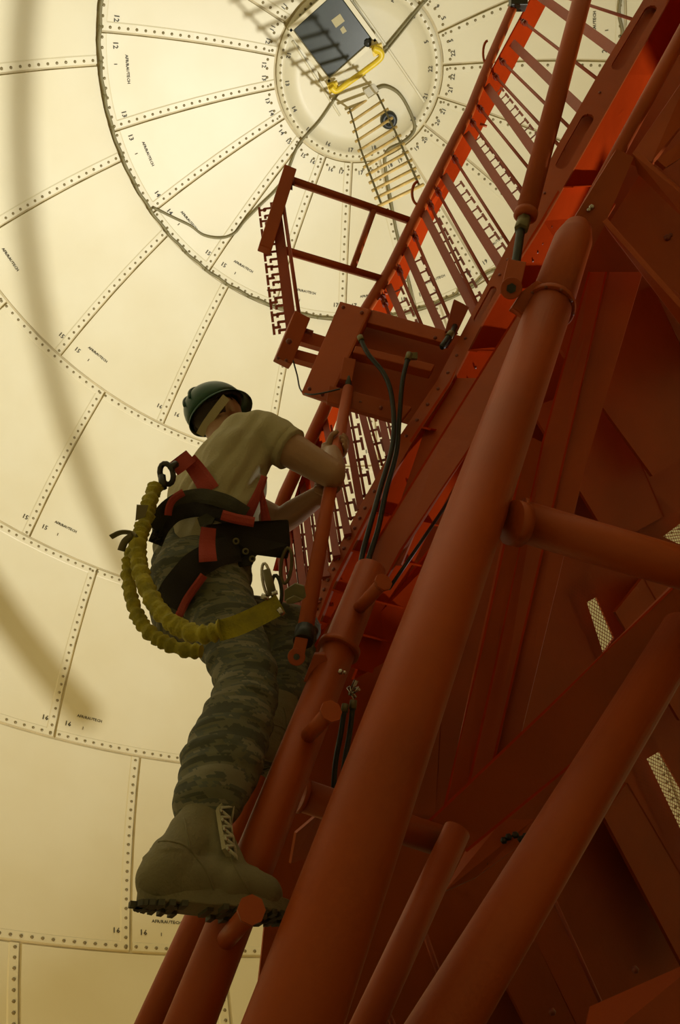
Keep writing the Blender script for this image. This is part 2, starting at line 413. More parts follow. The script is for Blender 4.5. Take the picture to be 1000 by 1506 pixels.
t = thing('cable_port', 'round black port in the crown beside the rope ladder', 'port', dome(572, 177, 0.02))
m = MB(); c = dome(572, 177, 0.03); m.ring(c, DC - c, 0.10, 0.05, 24, 8); m.build('rubber_ring', RUBBER, t)
m = MB(); m.bolt(c, DC - c, 0.05, 0.06, 12); m.build('plug', STEEL, t)
m = MB(); c = dome(546, 134, 0.06); m.obox(c, (CR * .09 + CU * .06), (CU * .06 - CR * .04), CF * .03)
tag(m.build('junction_box', WHITE, None), 'small white box on the crown beside the top of the rope ladder', 'box')

def dome_cable(name, pts, r, label, off=0.03, matl=CABLE, wob=0.0):
    pp = smoothpath([dome(x, y, off) for x, y in pts], 5); b_ = MB()
    if wob: pp = [p + (DC - p).normalized() * abs(wob * math.sin(i * 2.1)) for i, p in enumerate(pp)]
    b_.tube(pp, r, 6); return tag(b_.build(name, matl, None), label, 'cable')
dome_cable('power_cable', [(497, 138), (470, 178), (440, 212), (424, 250), (410, 275), (385, 300), (360, 325), (345, 343), (325, 350), (300, 346), (280, 332), (255, 320), (225, 305)], 0.022, 'olive cable sagging from the hatch bracket to the seam ring on the left')
dome_cable('power_cable', [(624, 2), (610, 18), (590, 42), (562, 76)], 0.022, 'pair of cables running up from the yellow rail to the top edge')
dome_cable('power_cable', [(629, -4), (612, 20), (592, 46), (566, 78)], 0.014, 'thin cable beside the thicker one above the yellow rail')
dome_cable('power_cable', [(553, 131), (567, 127), (586, 137), (600, 158), (610, 185), (604, 200), (590, 211), (572, 220), (566, 235), (569, 262), (574, 290), (582, 335), (588, 360), (597, 395), (606, 440), (609, 466)], 0.028, 'looped grey cable behind the rope ladder down to the seam ring', matl=CABLE)
pp = []
for q in range(151):
    az = math.radians(78 + 200 * q / 150); la = LATS[1] - 0.002 + 0.0012 * math.sin(q * 1.3)
    pp.append(sph(la, az, DR - 0.055))
m = MB(); m.tube(pp, 0.026, 7)
for q in range(0, 150, 5): p = pp[q]; m.bolt(p, pp[q + 1] - p, 0.038, 0.04, 6)
tag(m.build('power_cable', CABLE, None), 'thick cable strapped along the ring seam round the crown', 'cable')
pp = [sph(LATS[1] - 0.006 + 0.004 * math.sin(q * 0.9 + 1), math.radians(-35 + 113 * q / 80), DR - 0.05) for q in range(81)]
m = MB(); m.tube(pp, 0.026, 6); tag(m.build('power_cable', CABLE, None), 'wavy cable on the ring seam seen through the red bars on the right', 'cable')

# ================================================================== TOWER TUBES
def ext(A, B, t): return A + (B - A) * t
def bolts_on(pts, nrm, r, parent, matl=BOLTR, name='bolt', label=None):
    m = MB()
    for p in pts: m.bolt(Vector(p), nrm, r, r * 0.7, 6)
    return m.build(name, matl, parent, 'stuff')
# --- big foreground tube
A = P(431, 1506, 1.26); B = P(808, 452, 2.75); ax = (B - A).normalized()
t = thing('tower_leg', 'thickest orange tube leg running up the middle foreground', 'tube', ext(A, B, -0.30))
m = MB(); m.tube([ext(A, B, -0.45), B], 0.080, 40); m.build('tube', PAINT, t)
top = P(848, 338, 3.02)
m = MB(); m.tube([B - ax * .005, top - ax * 0.1, top], [0.080, 0.074, 0.056], 40); m.build('upper_tube', PAINT, t)
m = MB(); m.tube([B - ax * 0.012, B + ax * 0.012], 0.092, 40); m.build('flange_ring', PAINT, t, bevel=0.003)
m = MB()
for k in range(10):
    u, v = frame_from(ax); a = 2 * math.pi * k / 10; m.bolt(B - ax * 0.012 + (u * math.cos(a) + v * math.sin(a)) * 0.086, -ax, 0.007)
m.build('flange_bolts', BOLTR, t, 'stuff')
lug = P(781, 440, 2.70)
m = MB(); m.poly([P(752, 452, 2.72), P(768, 428, 2.72), P(790, 412, 2.72), P(812, 422, 2.72), P(806, 452, 2.72), P(782, 470, 2.72)], 0.05); m.build('lug', PAINT, t, bevel=0.004)
# weld nub on the right of the big tube
m = MB(); m.tube([P(752, 768, 2.04), P(768, 772, 2.05)], 0.062, 28); m.build('weld_collar', PAINT, t)
# --- climbing leg
A2 = P(279, 1506, 1.38); B2 = P(545, 838, 2.18); ax2 = (B2 - A2).normalized()
t2 = thing('climbing_leg', 'round orange tube leg with step pegs that the person climbs', 'tube', ext(A2, B2, -0.25))
m = MB(); m.tube([ext(A2, B2, -0.4), B2], 0.045, 32); m.build('tube', PAINT, t2)
cA = P(487, 990, 1.93)
m = MB(); m.tube([ext(A2, B2, .742), ext(A2, B2, .756)], 0.056, 32); m.build('flange_ring', PAINT, t2)
def onleg(y):
    lo, hi = -0.4, 1.2
    for _ in range(40):
        mid = (lo + hi) / 2
        if proj(ext(A2, B2, mid))[1] > y: lo = mid
        else: hi = mid
    return ext(A2, B2, lo)
for (tx, ty, ry, rr, lab) in ((564, 856, 905, 0.024, 'step peg above the collar'), (487, 1046, 1092, 0.025, 'step peg below the collar'), (370, 1338, 1392, 0.0255, 'step peg under the boot toe')):
    root = onleg(ry); zz = proj(root)[2] - 0.13
    tip = P(tx, ty, zz); d = (tip - root).normalized()
    m = MB(); m.tube([root, tip - d * 0.006], rr * 0.72, 20); pg = m.build('step_peg', PAINT, t2, label=lab)
    m = MB(); m.tube([tip - d * 0.006, tip + d * 0.002], rr, 8); m.build('peg_cap', PAINT, pg)
m = MB(); m.poly([P(446, 1003, 1.90), P(462, 962, 1.90), P(478, 962, 1.90), P(488, 985, 1.90), P(478, 1006, 1.90)], 0.03); m.build('lug', PAINT, t2, bevel=0.003)
m = MB(); m.bolt(P(501, 988, 1.87), camdir(cA), 0.008); m.bolt(P(473, 1026, 1.85), camdir(cA), 0.005); m.bolt(P(507, 989, 1.88), camdir(cA), 0.005); m.build('bolt', STEEL, t2, 'stuff')
m = MB()
for (x0, y0, x1, y1) in ((514, 1022, 524, 1000), (518, 1018, 529, 1012), (512, 1010, 522, 1026)): m.tube([P(x0, y0, 1.98), P(x1, y1, 1.98)], 0.006, 8)
m.build('clamp_bolt', STEEL, t2, 'stuff')

def strut(label, pts, d, parts=(), name='strut', ex0=0.0, ex1=0.0, m_=PAINT, seg=28):
    A, B = P(*pts[0]), P(*pts[1]); A0 = ext(A, B, -ex0); B0 = ext(A, B, 1 + ex1)
    t = thing(name, label, 'tube', A0 if A0.z < B0.z else B0); m = MB(); m.tube([A0, B0], d / 2, seg); m.build('tube', m_, t); a = (B0 - A0).normalized()
    m = MB(); m.tube([A0, A0 + a * 0.012], d / 2 * 1.12, seg); m.build('end_collar', m_, t)
    return t
strut('thin orange tube strut rising behind the standing boot', ((222, 1506, 1.95), (392, 1130, 2.35)), 0.080, ex0=0.5, ex1=0.15)
strut('large orange tube crossing the lower right corner', ((656, 1504, 1.43), (1006, 926, 2.17)), 0.120, ex0=0.4)
strut('short olive-lit tube ending at the dark diagonal brace', ((541, 1506, 1.75), (672, 1222, 2.12)), 0.075, ex0=0.4)
strut('level orange cross tube running right from the thickest leg', ((762, 765, 2.12), (1010, 838, 2.08)), 0.118, ex1=0.5)
strut('dim cross tube behind the legs low in the frame', ((440, 1168, 2.05), (652, 1238, 2.18)), 0.085)
strut('brown tube along the top right edge beside the slotted girder', ((1012, 34, 3.35), (858, 318, 3.15)), 0.062, ex0=0.3)
# adjusting strut, thread and clevis
t = thing('adjusting_strut', 'orange tube strut with black threaded end pinned to the thick leg', 'tube', P(752, 425, 2.70))
A = P(774, 312, 2.90); B = P(866, -40, 3.30); d = (A - B).normalized()
m = MB(); m.tube([B - d * 0.6, A], 0.040, 28); m.build('tube', PAINT, t)
m = MB(); m.tube([A, A + d * 0.02, A + d * 0.03], [0.045, 0.045, 0.032], 24); m.build('end_cap', PAINT, t)
cl = P(752, 424, 2.70)
m = MB(); m.tube([A + d * 0.03, P(766, 338, 2.84)], 0.026, 6); m.build('lock_nut', KHAKI, t)
m = MB(); q0 = P(767, 330, 2.86); q1 = P(758, 392, 2.76); npt = 40
pp = [q0.lerp(q1, k / npt) for k in range(npt + 1)]; m.tube(pp, [0.017 if k % 2 else 0.0145 for k in range(npt + 1)], 14); m.build('threaded_rod', DSTEEL, t)
m = MB(); ex = (q1 - q0).normalized(); vw = camdir(cl); sx = ex.cross(vw).normalized()
m.beam(P(759, 390, 2.76), P(750, 428, 2.71), 0.066, 0.05, vw); m.tube([cl + vw * 0.03, cl - vw * 0.03], 0.038, 24); m.build('clevis', PAINT, t, bevel=0.003)
m = MB(); m.tube([cl + vw * 0.036, cl - vw * 0.036], 0.018, 6); m.tube([cl + vw * 0.044, cl - vw * 0.04], 0.009, 12); m.build('pin', DSTEEL, t)
# pole held by the person
t = thing('grip_pole', 'slim orange pole gripped by both hands under the platform', 'pole', P(440, 955, 1.93))
A = P(449, 925, 1.95); B = P(512, 572, 3.02)
m = MB(); m.tube([A, B], 0.0215, 24); m.build('tube', PAINT, t)
m = MB(); m.tube([A - (B - A).normalized() * 0.045, A], [0.026, 0.026], 12); m.build('end_boot', RUBBER, t)
cl = P(436, 966, 1.90); vw = camdir(cl)
m = MB(); m.beam(P(444, 938, 1.92), P(437, 968, 1.90), 0.032, 0.028, vw); m.tube([cl + vw * .018, cl - vw * .018], 0.022, 20); m.build('clevis', PAINT, t, bevel=0.002)
m = MB(); m.tube([cl + vw * .022, cl - vw * .022], 0.008, 8); m.build('pin', DSTEEL, t)
m = MB(); m.tube([B, P(513, 545, 3.08)], 0.012, 10); m.build('threaded_end', DSTEEL, t)
m = MB(); m.beam(P(508, 562, 3.05), P(514, 530, 3.10), 0.05, 0.03, camdir(B)); m.build('upper_clevis', PAINT, t, bevel=0.002)
# slim tube hugging the far rib below the platform, beside the pole

# ================================================================== REFLECTOR: far rib, near girder, slats
refl = thing('reflector', 'orange lattice of slats and rods between the far rib and near girder', 'reflector', P(600, 640, 3.1))
def pl(lst): return [P(*q) for q in lst]
G2L = [(786, -20, 5.25), (780, 0, 5.15), (650, 240, 4.45), (600, 345, 4.15), (548, 455, 3.90), (486, 600, 3.60), (462, 655, 3.50), (424, 770, 3.32), (405, 840, 3.25)]
G2R = [(818, -20, 5.45), (807, 0, 5.40), (688, 230, 4.70), (630, 338, 4.40), (578, 452, 4.12), (502, 600, 3.74), (481, 655, 3.64), (440, 770, 3.44), (418, 840, 3.36)]
m = MB(); m.strip(pl(G2L), pl(G2R), 0.012); m.build('rib_web', GPAINT, refl)
m = MB(); m.tube(pl([(766, -20, 5.1), (757, 5, 5.05), (722, 85, 4.83), (690, 165, 4.62), (626, 290, 4.25), (572, 400, 3.98), (532, 465, 3.85), (488, 578, 3.62), (446, 670, 3.45), (419, 728, 3.36), (396, 790, 3.28)]), 0.030, 14); m.build('rib_tube', PAINT, refl)
m = MB()
for (x, y, z, x1, y1, z1) in ((466, 664, 3.5, 455, 660, 3.47), (706, 182, 4.6, 716, 186, 4.6), (570, 432, 4.0, 560, 428, 4.0)): m.tube([P(x, y, z), P(x1, y1, z1)], 0.008, 6)
m.build('rib_standoff', PAINT, refl, 'stuff')
m = MB(); m.obox(P(762, 2, 5.0), CR * 0.055, CU * 0.045, CF * 0.04); m.build('junction_box', DSTEEL, refl, bevel=0.006)
pp = [P(721 + 13 * math.cos(a) * 0.5 - 4, 78 + 18 * math.sin(a), 4.8) for a in [math.pi * (0.5 + k / 10) for k in range(11)]]
m = MB(); m.tube(pp, 0.008, 6); m.build('wire_loop', PAINT, refl); m = MB(); pp = [P(618 + 9 * math.cos(a) - 3, 284 + 17 * math.sin(a), 4.2) for a in [math.pi * (0.5 + k / 10) for k in range(11)]]; m.tube(pp, 0.008, 6); m.build('wire_loop', PAINT, refl)
# near girder: slotted left flange
GL = [(960, -30, 4.00), (946, 0, 3.92), (885, 100, 3.75), (818, 217, 3.58), (769, 318, 3.44), (738, 378, 3.36), (693, 463, 3.25), (646, 555, 3.12), (588, 640, 3.02), (531, 741, 2.92), (503, 795, 2.86), (474, 852, 2.80), (455, 905, 2.75), (438, 960, 2.71)]
GR = [(996, -30, 3.94), (984, 0, 3.86), (922, 110, 3.69), (857, 225, 3.52), (800, 325, 3.38), (760, 388, 3.31), (712, 470, 3.20), (665, 562, 3.07), (609, 646, 2.98), (549, 747, 2.88), (521, 802, 2.82), (492, 858, 2.76), (472, 910, 2.71), (454, 965, 2.67)]
m = MB()
L, R = pl(GL), pl(GR)
# flange cut by real elongated slots: full strips between slots, rails beside each slot
def lerp_poly(ps, s):
    q = s * (len(ps) - 1); i = min(int(q), len(ps) - 2); return ps[i].lerp(ps[i + 1], q - i)
def s_of_y(y):
    for i in range(len(GL) - 1):
        if GL[i][1] <= y <= GL[i + 1][1]: return (i + (y - GL[i][1]) / (GL[i + 1][1] - GL[i][1])) / (len(GL) - 1)
    return 1.0
slots = [(s_of_y(8), s_of_y(98)), (s_of_y(165), s_of_y(245)), (s_of_y(418), s_of_y(470))]
cur = 0.0
def seg(s0, s1, u0, u1):
    n = 7; Ls = []; Rs = []
    for k in range(n + 1):
        s_ = s0 + (s1 - s0) * k / n; l_, r_ = lerp_poly(L, s_), lerp_poly(R, s_); Ls.append(l_.lerp(r_, u0)); Rs.append(l_.lerp(r_, u1))
    m.strip(Ls, Rs, 0.012)
for (a, b_) in slots + [(1.0, 1.0)]:
    if a > cur: seg(cur, a, 0, 1)
    if b_ > a:
        seg(a, b_, 0, 0.27); seg(a, b_, 0.73, 1)
        for (s0, sgn) in ((a, 1), (b_, -1)):          # rounded slot ends
            for q in range(4):
                h = 0.23 * (1 - math.sqrt(max(0, 1 - ((3.5 - q) / 4.0) ** 2)))
                w0 = (b_ - a) * 0.08
                s1_ = s0 + sgn * w0 * q / 4; s2_ = s0 + sgn * w0 * (q + 1) / 4
                u_ = 0.23 * math.sqrt(max(0, 1 - ((3.5 - q) / 4.0) ** 2))
                seg(min(s1_, s2_), max(s1_, s2_), 0.27, 0.5 - u_); seg(min(s1_, s2_), max(s1_, s2_), 0.5 + u_, 0.73)
    cur = b_
gird = thing('girder', 'long bolted orange girder with slotted flange, rising diagonally to the top right', 'girder', P(455, 905, 2.75))
m.build('slotted_flange', PAINT, gird)
m = MB(); aw = [(p - CC).normalized() * 0.07 for p in L]; m.strip([l.lerp(r, .06) + q for l, r, q in zip(L, R, aw)], [r + q for r, q in zip(R, aw)], 0.01); m.build('inner_web', PAINT, gird)
fn = (L[8] - L[9]).cross(R[8] - L[8]).normalized()
if fn.dot(camdir(L[8])) < 0: fn = -fn
pts = []
for k in range(46):
    s_ = 0.03 + 0.96 * k / 46
    if any(a - .01 < s_ < b_ + .01 for a, b_ in slots): continue
    pts.append(lerp_poly(L, s_).lerp(lerp_poly(R, s_), 0.42))
bolts_on(pts, fn, 0.008, gird)
# web running away to the right
WR = [(1060, -30, 4.35), (1040, 0, 4.28), (975, 110, 4.12), (905, 225, 3.95), (858, 320, 3.82), (838, 385, 3.72), (798, 465, 3.60), (745, 568, 3.47), (700, 655, 3.38), (640, 765, 3.26), (612, 820, 3.20), (585, 880, 3.14), (565, 935, 3.10), (548, 990, 3.05)]
m = MB(); m.strip([l.lerp(r, .97) for l, r in zip(L, R)], pl(WR), 0.012); m.build('web', GPAINT, gird)
wn = (R[8] - R[9]).cross(P(*WR[8]) - R[8]).normalized()
if wn.dot(camdir(R[8])) < 0: wn = -wn
pts = []
for s_ in (0.32, 0.335, 0.35, 0.365, 0.38, 0.52, 0.535, 0.62, 0.66, 0.7, 0.78, 0.86):
    a, b_ = lerp_poly(R, s_), lerp_poly(pl(WR), s_); pts += [a.lerp(b_, .25), a.lerp(b_, .5)]
bolts_on(pts, wn, 0.007, gird)
m = MB(); m.bolt(P(685, 527, 3.2), wn, 0.02, 0.012, 12); m.build('cap_nut', STEEL, gird)
# stiffener ribs standing across the web
for (s_) in (0.27, 0.42, 0.50, 0.60, 0.70, 0.78, 0.86, 0.93):
    a, b_ = lerp_poly(R, s_), lerp_poly(pl(WR), s_); al = (lerp_poly(R, s_ + .02) - lerp_poly(R, s_ - .02)).normalized()
    m = MB(); m.obox(a.lerp(b_, .5) + wn * 0.02, (b_ - a) * 0.5, al * 0.004, wn * 0.02); m.build('stiffener', GPAINT, gird)
m = MB(); m.strip(pl([(672, 556, 3.10), (622, 640, 3.02), (584, 752, 2.92), (556, 830, 2.84)]), pl([(700, 556, 3.06), (655, 640, 2.98), (622, 752, 2.88), (590, 830, 2.80)]), 0.012); m.build('cover_strip', PAINT, gird)
# mounting block on top of flange next to platform
m = MB(); m.poly([P(655, 487, 3.2), P(668, 440, 3.2), P(682, 447, 3.2), P(690, 452, 3.2), P(672, 490, 3.2)], 0.03); m.build('tab_plate', SLAT, gird)

def slat(x0, y0, z0, x1, y1, z1, width=0.05, comb=None, nclip=0, matl=SLAT):
    A, B = P(x0, y0, z0), P(x1, y1, z1); vw = camdir((A + B) / 2); B = B + (B - A).normalized() * 0.05
    m = MB(); m.beam(A, B, width, 0.045, vw); o = m.build('slat', matl, refl)
    if comb:
        d = (B - A).normalized(); side = d.cross(vw).normalized()
        if side.dot(CR) < 0: side = -side
        side = side * comb[2]; L = (B - A).length; m = MB(); s0, s1 = comb[0] * L, comb[1] * L; step = 0.125; k = 0; q = s0
        while q < s1 and abs(comb[2]) > 0:
            c = A + d * q; w0 = width / 2
            m.obox(c + side * (w0 + 0.016), d * 0.009, side * 0.018, vw * 0.006)
            m.obox(c + d * 0.02 + side * (w0 + 0.036), d * 0.045, side * 0.006, vw * 0.006)
            q += step * (0.82 if k % 2 else 1.0); k += 1
        m.build('clip_row', matl, o, 'stuff')
    return o
def rod(x0, y0, z0, x1, y1, z1, r=0.0085):
    A, B = P(x0, y0, z0), P(x1, y1, z1); d = (B - A).normalized(); B = B + d * 0.09
    m = MB(); m.tube([A - d * 0.10, B], r, 8); o = m.build('rod', SLAT, refl)
    for (q0, q1) in ((-.02, .015), (-.06, -.045)):
        m = MB(); m.tube([A + d * q0, A + d * q1], r * 2.1, 6); m.build('lock_nut', BOLTR, o)
    return o
slat(793, -6, 5.15, 912, 80, 3.90, 0.05)
slat(756, 66, 4.95, 862, 168, 3.75, 0.048)
slat(718, 130, 4.75, 792, 232, 3.90, 0.046, (0.12, 1, 1)); 
slat(688, 200, 4.55, 772, 325, 3.65, 0.044, (0.1, 1, 1))
slat(655, 262, 4.35, 735, 388, 3.55, 0.044, (0.15, 1, 1))
slat(625, 316, 4.2, 700, 462, 3.45, 0.042, (0.12, 1, 1))
slat(598, 370, 4.08, 655, 500, 3.45, 0.04, (0.15, 1, 1))
slat(573, 424, 3.95, 606, 500, 3.55, 0.036, (0.1, 1, 1))
for q in ((812, -10, 5.25, 935, 30, 3.9), (772, 34, 5.0, 882, 119, 3.72), (740, 92, 4.85, 840, 190, 3.6), (730, 114, 4.8, 822, 214, 3.55), (708, 162, 4.65, 778, 248, 3.75), (696, 182, 4.6, 770, 282, 3.6),
          (670, 236, 4.45, 744, 352, 3.45), (645, 284, 4.32, 716, 412, 3.35), (634, 304, 4.25, 698, 440, 3.3), (611, 350, 4.13, 662, 470, 3.35), (588, 400, 4.02, 625, 490, 3.4), (566, 446, 3.9, 585, 495, 3.6)): rod(*q[:5], q[5] + 0.14)
# below the platform
low = [(556, 590, 3.55, 572, 668, 3.08), (520, 560, 3.62, 556, 700, 3.02), (496, 545, 3.68, 530, 742, 2.96), (478, 620, 3.6, 510, 780, 2.9), (470, 655, 3.56, 494, 812, 2.86), (458, 685, 3.5, 479, 842, 2.84), (445, 715, 3.46, 466, 880, 2.8), (432, 745, 3.42, 452, 915, 2.78), (422, 775, 3.38, 442, 945, 2.75), (411, 800, 3.34, 428, 970, 2.73)]
for i, q in enumerate(low):
    slat(*q, 0.030, (0.12, 0.98, 1))
    x0, y0, z0, x1, y1, z1 = q; A_, B_ = P(x0 + 9, y0 + 6, z0), P(x1 + 6, y1 - 16, z1)
    m = MB(); m.tube([A_, B_], 0.006, 6); m.build('rod', SLAT, refl)

# ================================================================== PLATFORM AND ITS BRACKETS
plat = thing('platform', 'dark red step platform bracketed out above the climber', 'platform', P(560, 530, 3.1))
m = MB(); m.strip([P(502, 446, 3.32), P(446, 574, 3.12)], [P(684, 496, 3.36), P(606, 624, 3.12)], 0.012); m.build('deck_plate', PAINT, plat)
m = MB(); m.strip([P(500, 443, 3.27), P(443, 577, 3.07)], [P(545, 455, 3.20), P(484, 591, 3.01)], 0.02); m.build('edge_channel', PAINT, plat, bevel=0.003)
m = MB(); m.strip([P(545, 455, 3.20), P(484, 591, 3.01)], [P(549, 458, 3.30), P(489, 593, 3.1)], 0.008); m.build('channel_flange', PAINT, plat)
m = MB(); m.strip([P(484, 566, 3.02), P(480, 590, 2.99)], [P(606, 598, 3.0), P(588, 621, 2.97)], 0.03); m.build('front_channel', PAINT, plat, bevel=0.003)
m = MB(); m.strip([P(548, 455, 3.24), P(540, 474, 3.20)], [P(670, 490, 3.22), P(660, 506, 3.18)], 0.03); m.build('rear_channel', PAINT, plat, bevel=0.003)
m = MB(); m.strip([P(523, 508, 3.12), P(519, 518, 3.10)], [P(640, 536, 3.12), P(634, 546, 3.10)], 0.05); m.build('centre_channel', PAINT, plat, bevel=0.003)
m = MB()
for (x, y) in ((455, 572), (474, 580), (530, 592), (560, 600), (640, 497), (655, 502), (505, 452), (532, 460)): m.bolt(P(x, y, 2.99 + (600 - y) * 0.0015), camdir(P(x, y, 3)), 0.009)
m.build('bolt', BOLTR, plat, 'stuff')
m = MB(); m.obox(P(606, 524, 3.06), CR * .02, CU * .012, CF * .02); m.build('hose_gland', KHAKI, plat)
# guard frame
gf = thing('guard_frame', 'orange tube guard frame standing out left above the platform', 'frame', P(440, 500, 3.3))
m = MB(); m.tube([P(430, 266, 3.75), P(600, 324, 4.15)], 0.022, 4); m.build('top_rail', PAINT, gf)
m = MB(); m.tube([P(414, 367, 3.60), P(560, 410, 3.95)], 0.022, 4); m.build('lower_rail', PAINT, gf)
m = MB(); m.tube([P(549, 310, 4.02), P(518, 396, 3.83)], 0.020, 4); m.build('rail_link', PAINT, gf)
m = MB(); m.beam(P(426, 250, 3.75), P(389, 368, 3.55), 0.062, 0.05, camdir(P(405, 310, 3.6))); m.build('post', PAINT, gf, bevel=0.004)
m = MB(); m.bolt(P(433, 268, 3.72), -CR, 0.02); m.bolt(P(430, 276, 3.72), -CR, 0.014); m.build('bolt', BOLTR, gf, 'stuff')
# bracket and comb bar
bk = thing('comb_bar', 'upright bar with a comb of clips on its left side, left of the platform', 'bar', P(427, 500, 3.3))
o = None
A, B = P(405, 302, 3.72), P(430, 492, 3.42); vw = camdir(A)
m = MB(); m.beam(A, B, 0.05, 0.045, vw); bar = m.build('bar', SLAT, bk)
d = (B - A).normalized(); side = d.cross(vw).normalized()
if side.dot(CR) > 0: side = -side
for row, (offs, n, ln) in enumerate(((0.040, 17, 0.012), (0.064, 11, 0.030))):
    m = MB()
    for k in range(n):
        c = A + d * ((B - A).length * (k + .3) / n)
        m.obox(c + side * (offs), d * 0.007, side * 0.018, vw * 0.006); m.obox(c + side * (offs + 0.016) + d * .008, d * ln, side * 0.006, vw * 0.006)
    m.build('clip_row', SLAT, bk, 'stuff')
m = MB(); m.tube([P(414, 282, 3.7), P(440, 465, 3.4)], 0.009, 8); m.build('tie_rod', SLAT, bk)
m = MB(); m.beam(P(443, 466, 3.38), P(415, 534, 3.28), 0.075, 0.05, camdir(A)); m.build('end_box', PAINT, bk, bevel=0.004)
m = MB(); m.strip([P(437, 482, 3.42), P(434, 500, 3.40)], [P(482, 496, 3.42), P(478, 513, 3.40)], 0.04); m.build('arm', PAINT, bk)
m = MB(); m.strip([P(430, 512, 3.36), P(427, 525, 3.34)], [P(474, 524, 3.36), P(468, 537, 3.34)], 0.04); m.build('arm', PAINT, bk)
m = MB(); m.bolt(P(425, 502, 3.25), camdir(A), 0.014); m.bolt(P(409, 527, 3.22), camdir(A), 0.008); m.bolt(P(421, 530, 3.22), camdir(A), 0.008); m.tube([P(448, 486, 3.38), P(460, 490, 3.38)], 0.012, 8); m.build('bolt', BOLTR, bk, 'stuff')
m = MB(); m.tube(smoothpath([P(431, 530, 3.22), P(437, 552, 3.2), P(443, 575, 3.1), P(462, 580, 3.02), P(500, 572, 2.98)], 5), 0.0035, 5)
tag(m.build('thin_wire', RUBBER, None), 'thin black wire drooping from the comb bar end to the platform', 'wire')

# ================================================================== BRACES, GUSSETS AND BACKING ON THE RIGHT
def brace(name, label, L, R, th=0.012, cat='beam', lip=0.0, extra=None, mat_=PAINT):
    t = thing(name, label, cat, P(*L[-1])); m = MB(); m.strip(pl(L), pl(R), th); m.build('face_plate', mat_, t)
    if lip:
        m = MB(); LL = pl(L); m.strip(LL, [p + (p - CC).normalized() * lip for p in LL], 0.008); m.build('edge_flange', GPAINT, t)
        m = MB(); RR = pl(R); m.strip(RR, [p + (p - CC).normalized() * lip for p in RR], 0.008, True); m.build('edge_flange', GPAINT, t)
    return t
brace('flat_brace', 'long dark flat brace between the girder and the thickest leg',
      [(876, 282, 3.50), (760, 466, 3.12), (650, 643, 2.85), (550, 806, 2.62), (466, 949, 2.44), (412, 1068, 2.32)],
      [(905, 300, 3.44), (800, 470, 3.06), (695, 650, 2.79), (590, 812, 2.56), (506, 955, 2.39), (448, 1080, 2.27)], 0.012, lip=0.05)
bb = brace('channel_beam', 'dark double channel beam seen behind the thickest leg',
      [(868, 400, 3.40), (800, 650, 3.05), (700, 1098, 2.60), (672, 1230, 2.5)], [(893, 400, 3.36), (824, 690, 3.00), (727, 1105, 2.57), (700, 1230, 2.48)], 0.012, lip=0.06)
m = MB(); m.strip(pl([(896, 400, 3.40), (827, 690, 3.03), (731, 1105, 2.60), (704, 1230, 2.5)]), pl([(945, 400, 3.36), (860, 690, 3.02), (766, 1080, 2.60), (738, 1230, 2.48)]), 0.012); m.build('face_plate', PAINT, bb)
brace('inner_brace', 'narrow dark strip right along the shadow side of the thickest leg', [(775, 640, 2.95), (705, 960, 2.6), (655, 1190, 2.4)], [(797, 650, 3.0), (726, 982, 2.62), (688, 1150, 2.45)], 0.01, lip=0.04)
brace('diagonal_brace', 'wide dark diagonal brace meeting the short olive-lit tube', [(1010, 842, 2.62), (985, 866, 2.60), (800, 1050, 2.42), (617, 1224, 2.25)], [(1030, 900, 2.65), (1010, 925, 2.62), (852, 1112, 2.45), (684, 1250, 2.30)], 0.012, lip=0.05)
g3 = thing('gusset_plate', 'dark box gusset joining the beams beside the top of the thickest leg', 'plate', P(870, 300, 3.1))
m = MB(); m.poly([P(907, 219, 3.05), P(932, 231, 3.05), P(889, 331, 3.05), P(858, 392, 3.05), P(826, 352, 3.05), P(852, 308, 3.05)], 0.05); m.build('plate', PAINT, g3)
m = MB(); m.bolt(P(870, 305, 3.04), camdir(P(870, 305, 3.0)), 0.013); m.bolt(P(866, 309, 3.04), camdir(P(870, 305, 3.0)), 0.01); m.build('bolt', STEEL, g3, 'stuff')
brace('frame_beam', 'brown edged beam leading right from the box gusset', [(930, 226, 3.05), (1020, 300, 2.95)], [(938, 256, 3.08), (1020, 336, 2.98)], 0.03)
brace('frame_beam', 'red sloping beam at the right edge above the box gusset', [(1020, 96, 3.35), (930, 226, 3.15)], [(1030, 150, 3.3), (958, 238, 3.12)], 0.05)
brace('frame_beam', 'short brown bar crossing the corner between two right edge beams', [(1010, 202, 3.1), (966, 235, 3.05)], [(1020, 220, 3.1), (979, 246, 3.05)], 0.02)
brace('frame_beam', 'thin lit edge beam slanting down right below the box gusset', [(886, 326, 3.0), (1015, 470, 2.75)], [(893, 338, 3.06), (1015, 497, 2.82)], 0.02)
pnl = thing('triangular_panel', 'dark red triangular panel behind the right edge beams', 'panel', P(980, 400, 3.2))
m = MB(); m.poly([P(940, 258, 3.25), P(1040, 335, 3.15), P(1040, 480, 3.05), P(893, 332, 3.2)], 0.012); m.build('panel_sheet', PAINT, pnl)
m = MB(); m.bolt(P(981, 350, 3.16), camdir(P(981, 350, 3.1)), 0.016); m.bolt(P(986, 346, 3.16), camdir(P(981, 350, 3.1)), 0.01); m.build('bolt', BOLTR, pnl, 'stuff')
m = MB(); m.poly([P(898, 345, 3.3), P(1040, 500, 3.0), P(1040, 470, 3.0)], 0.01); m.build('panel_sheet', PAINT, pnl)

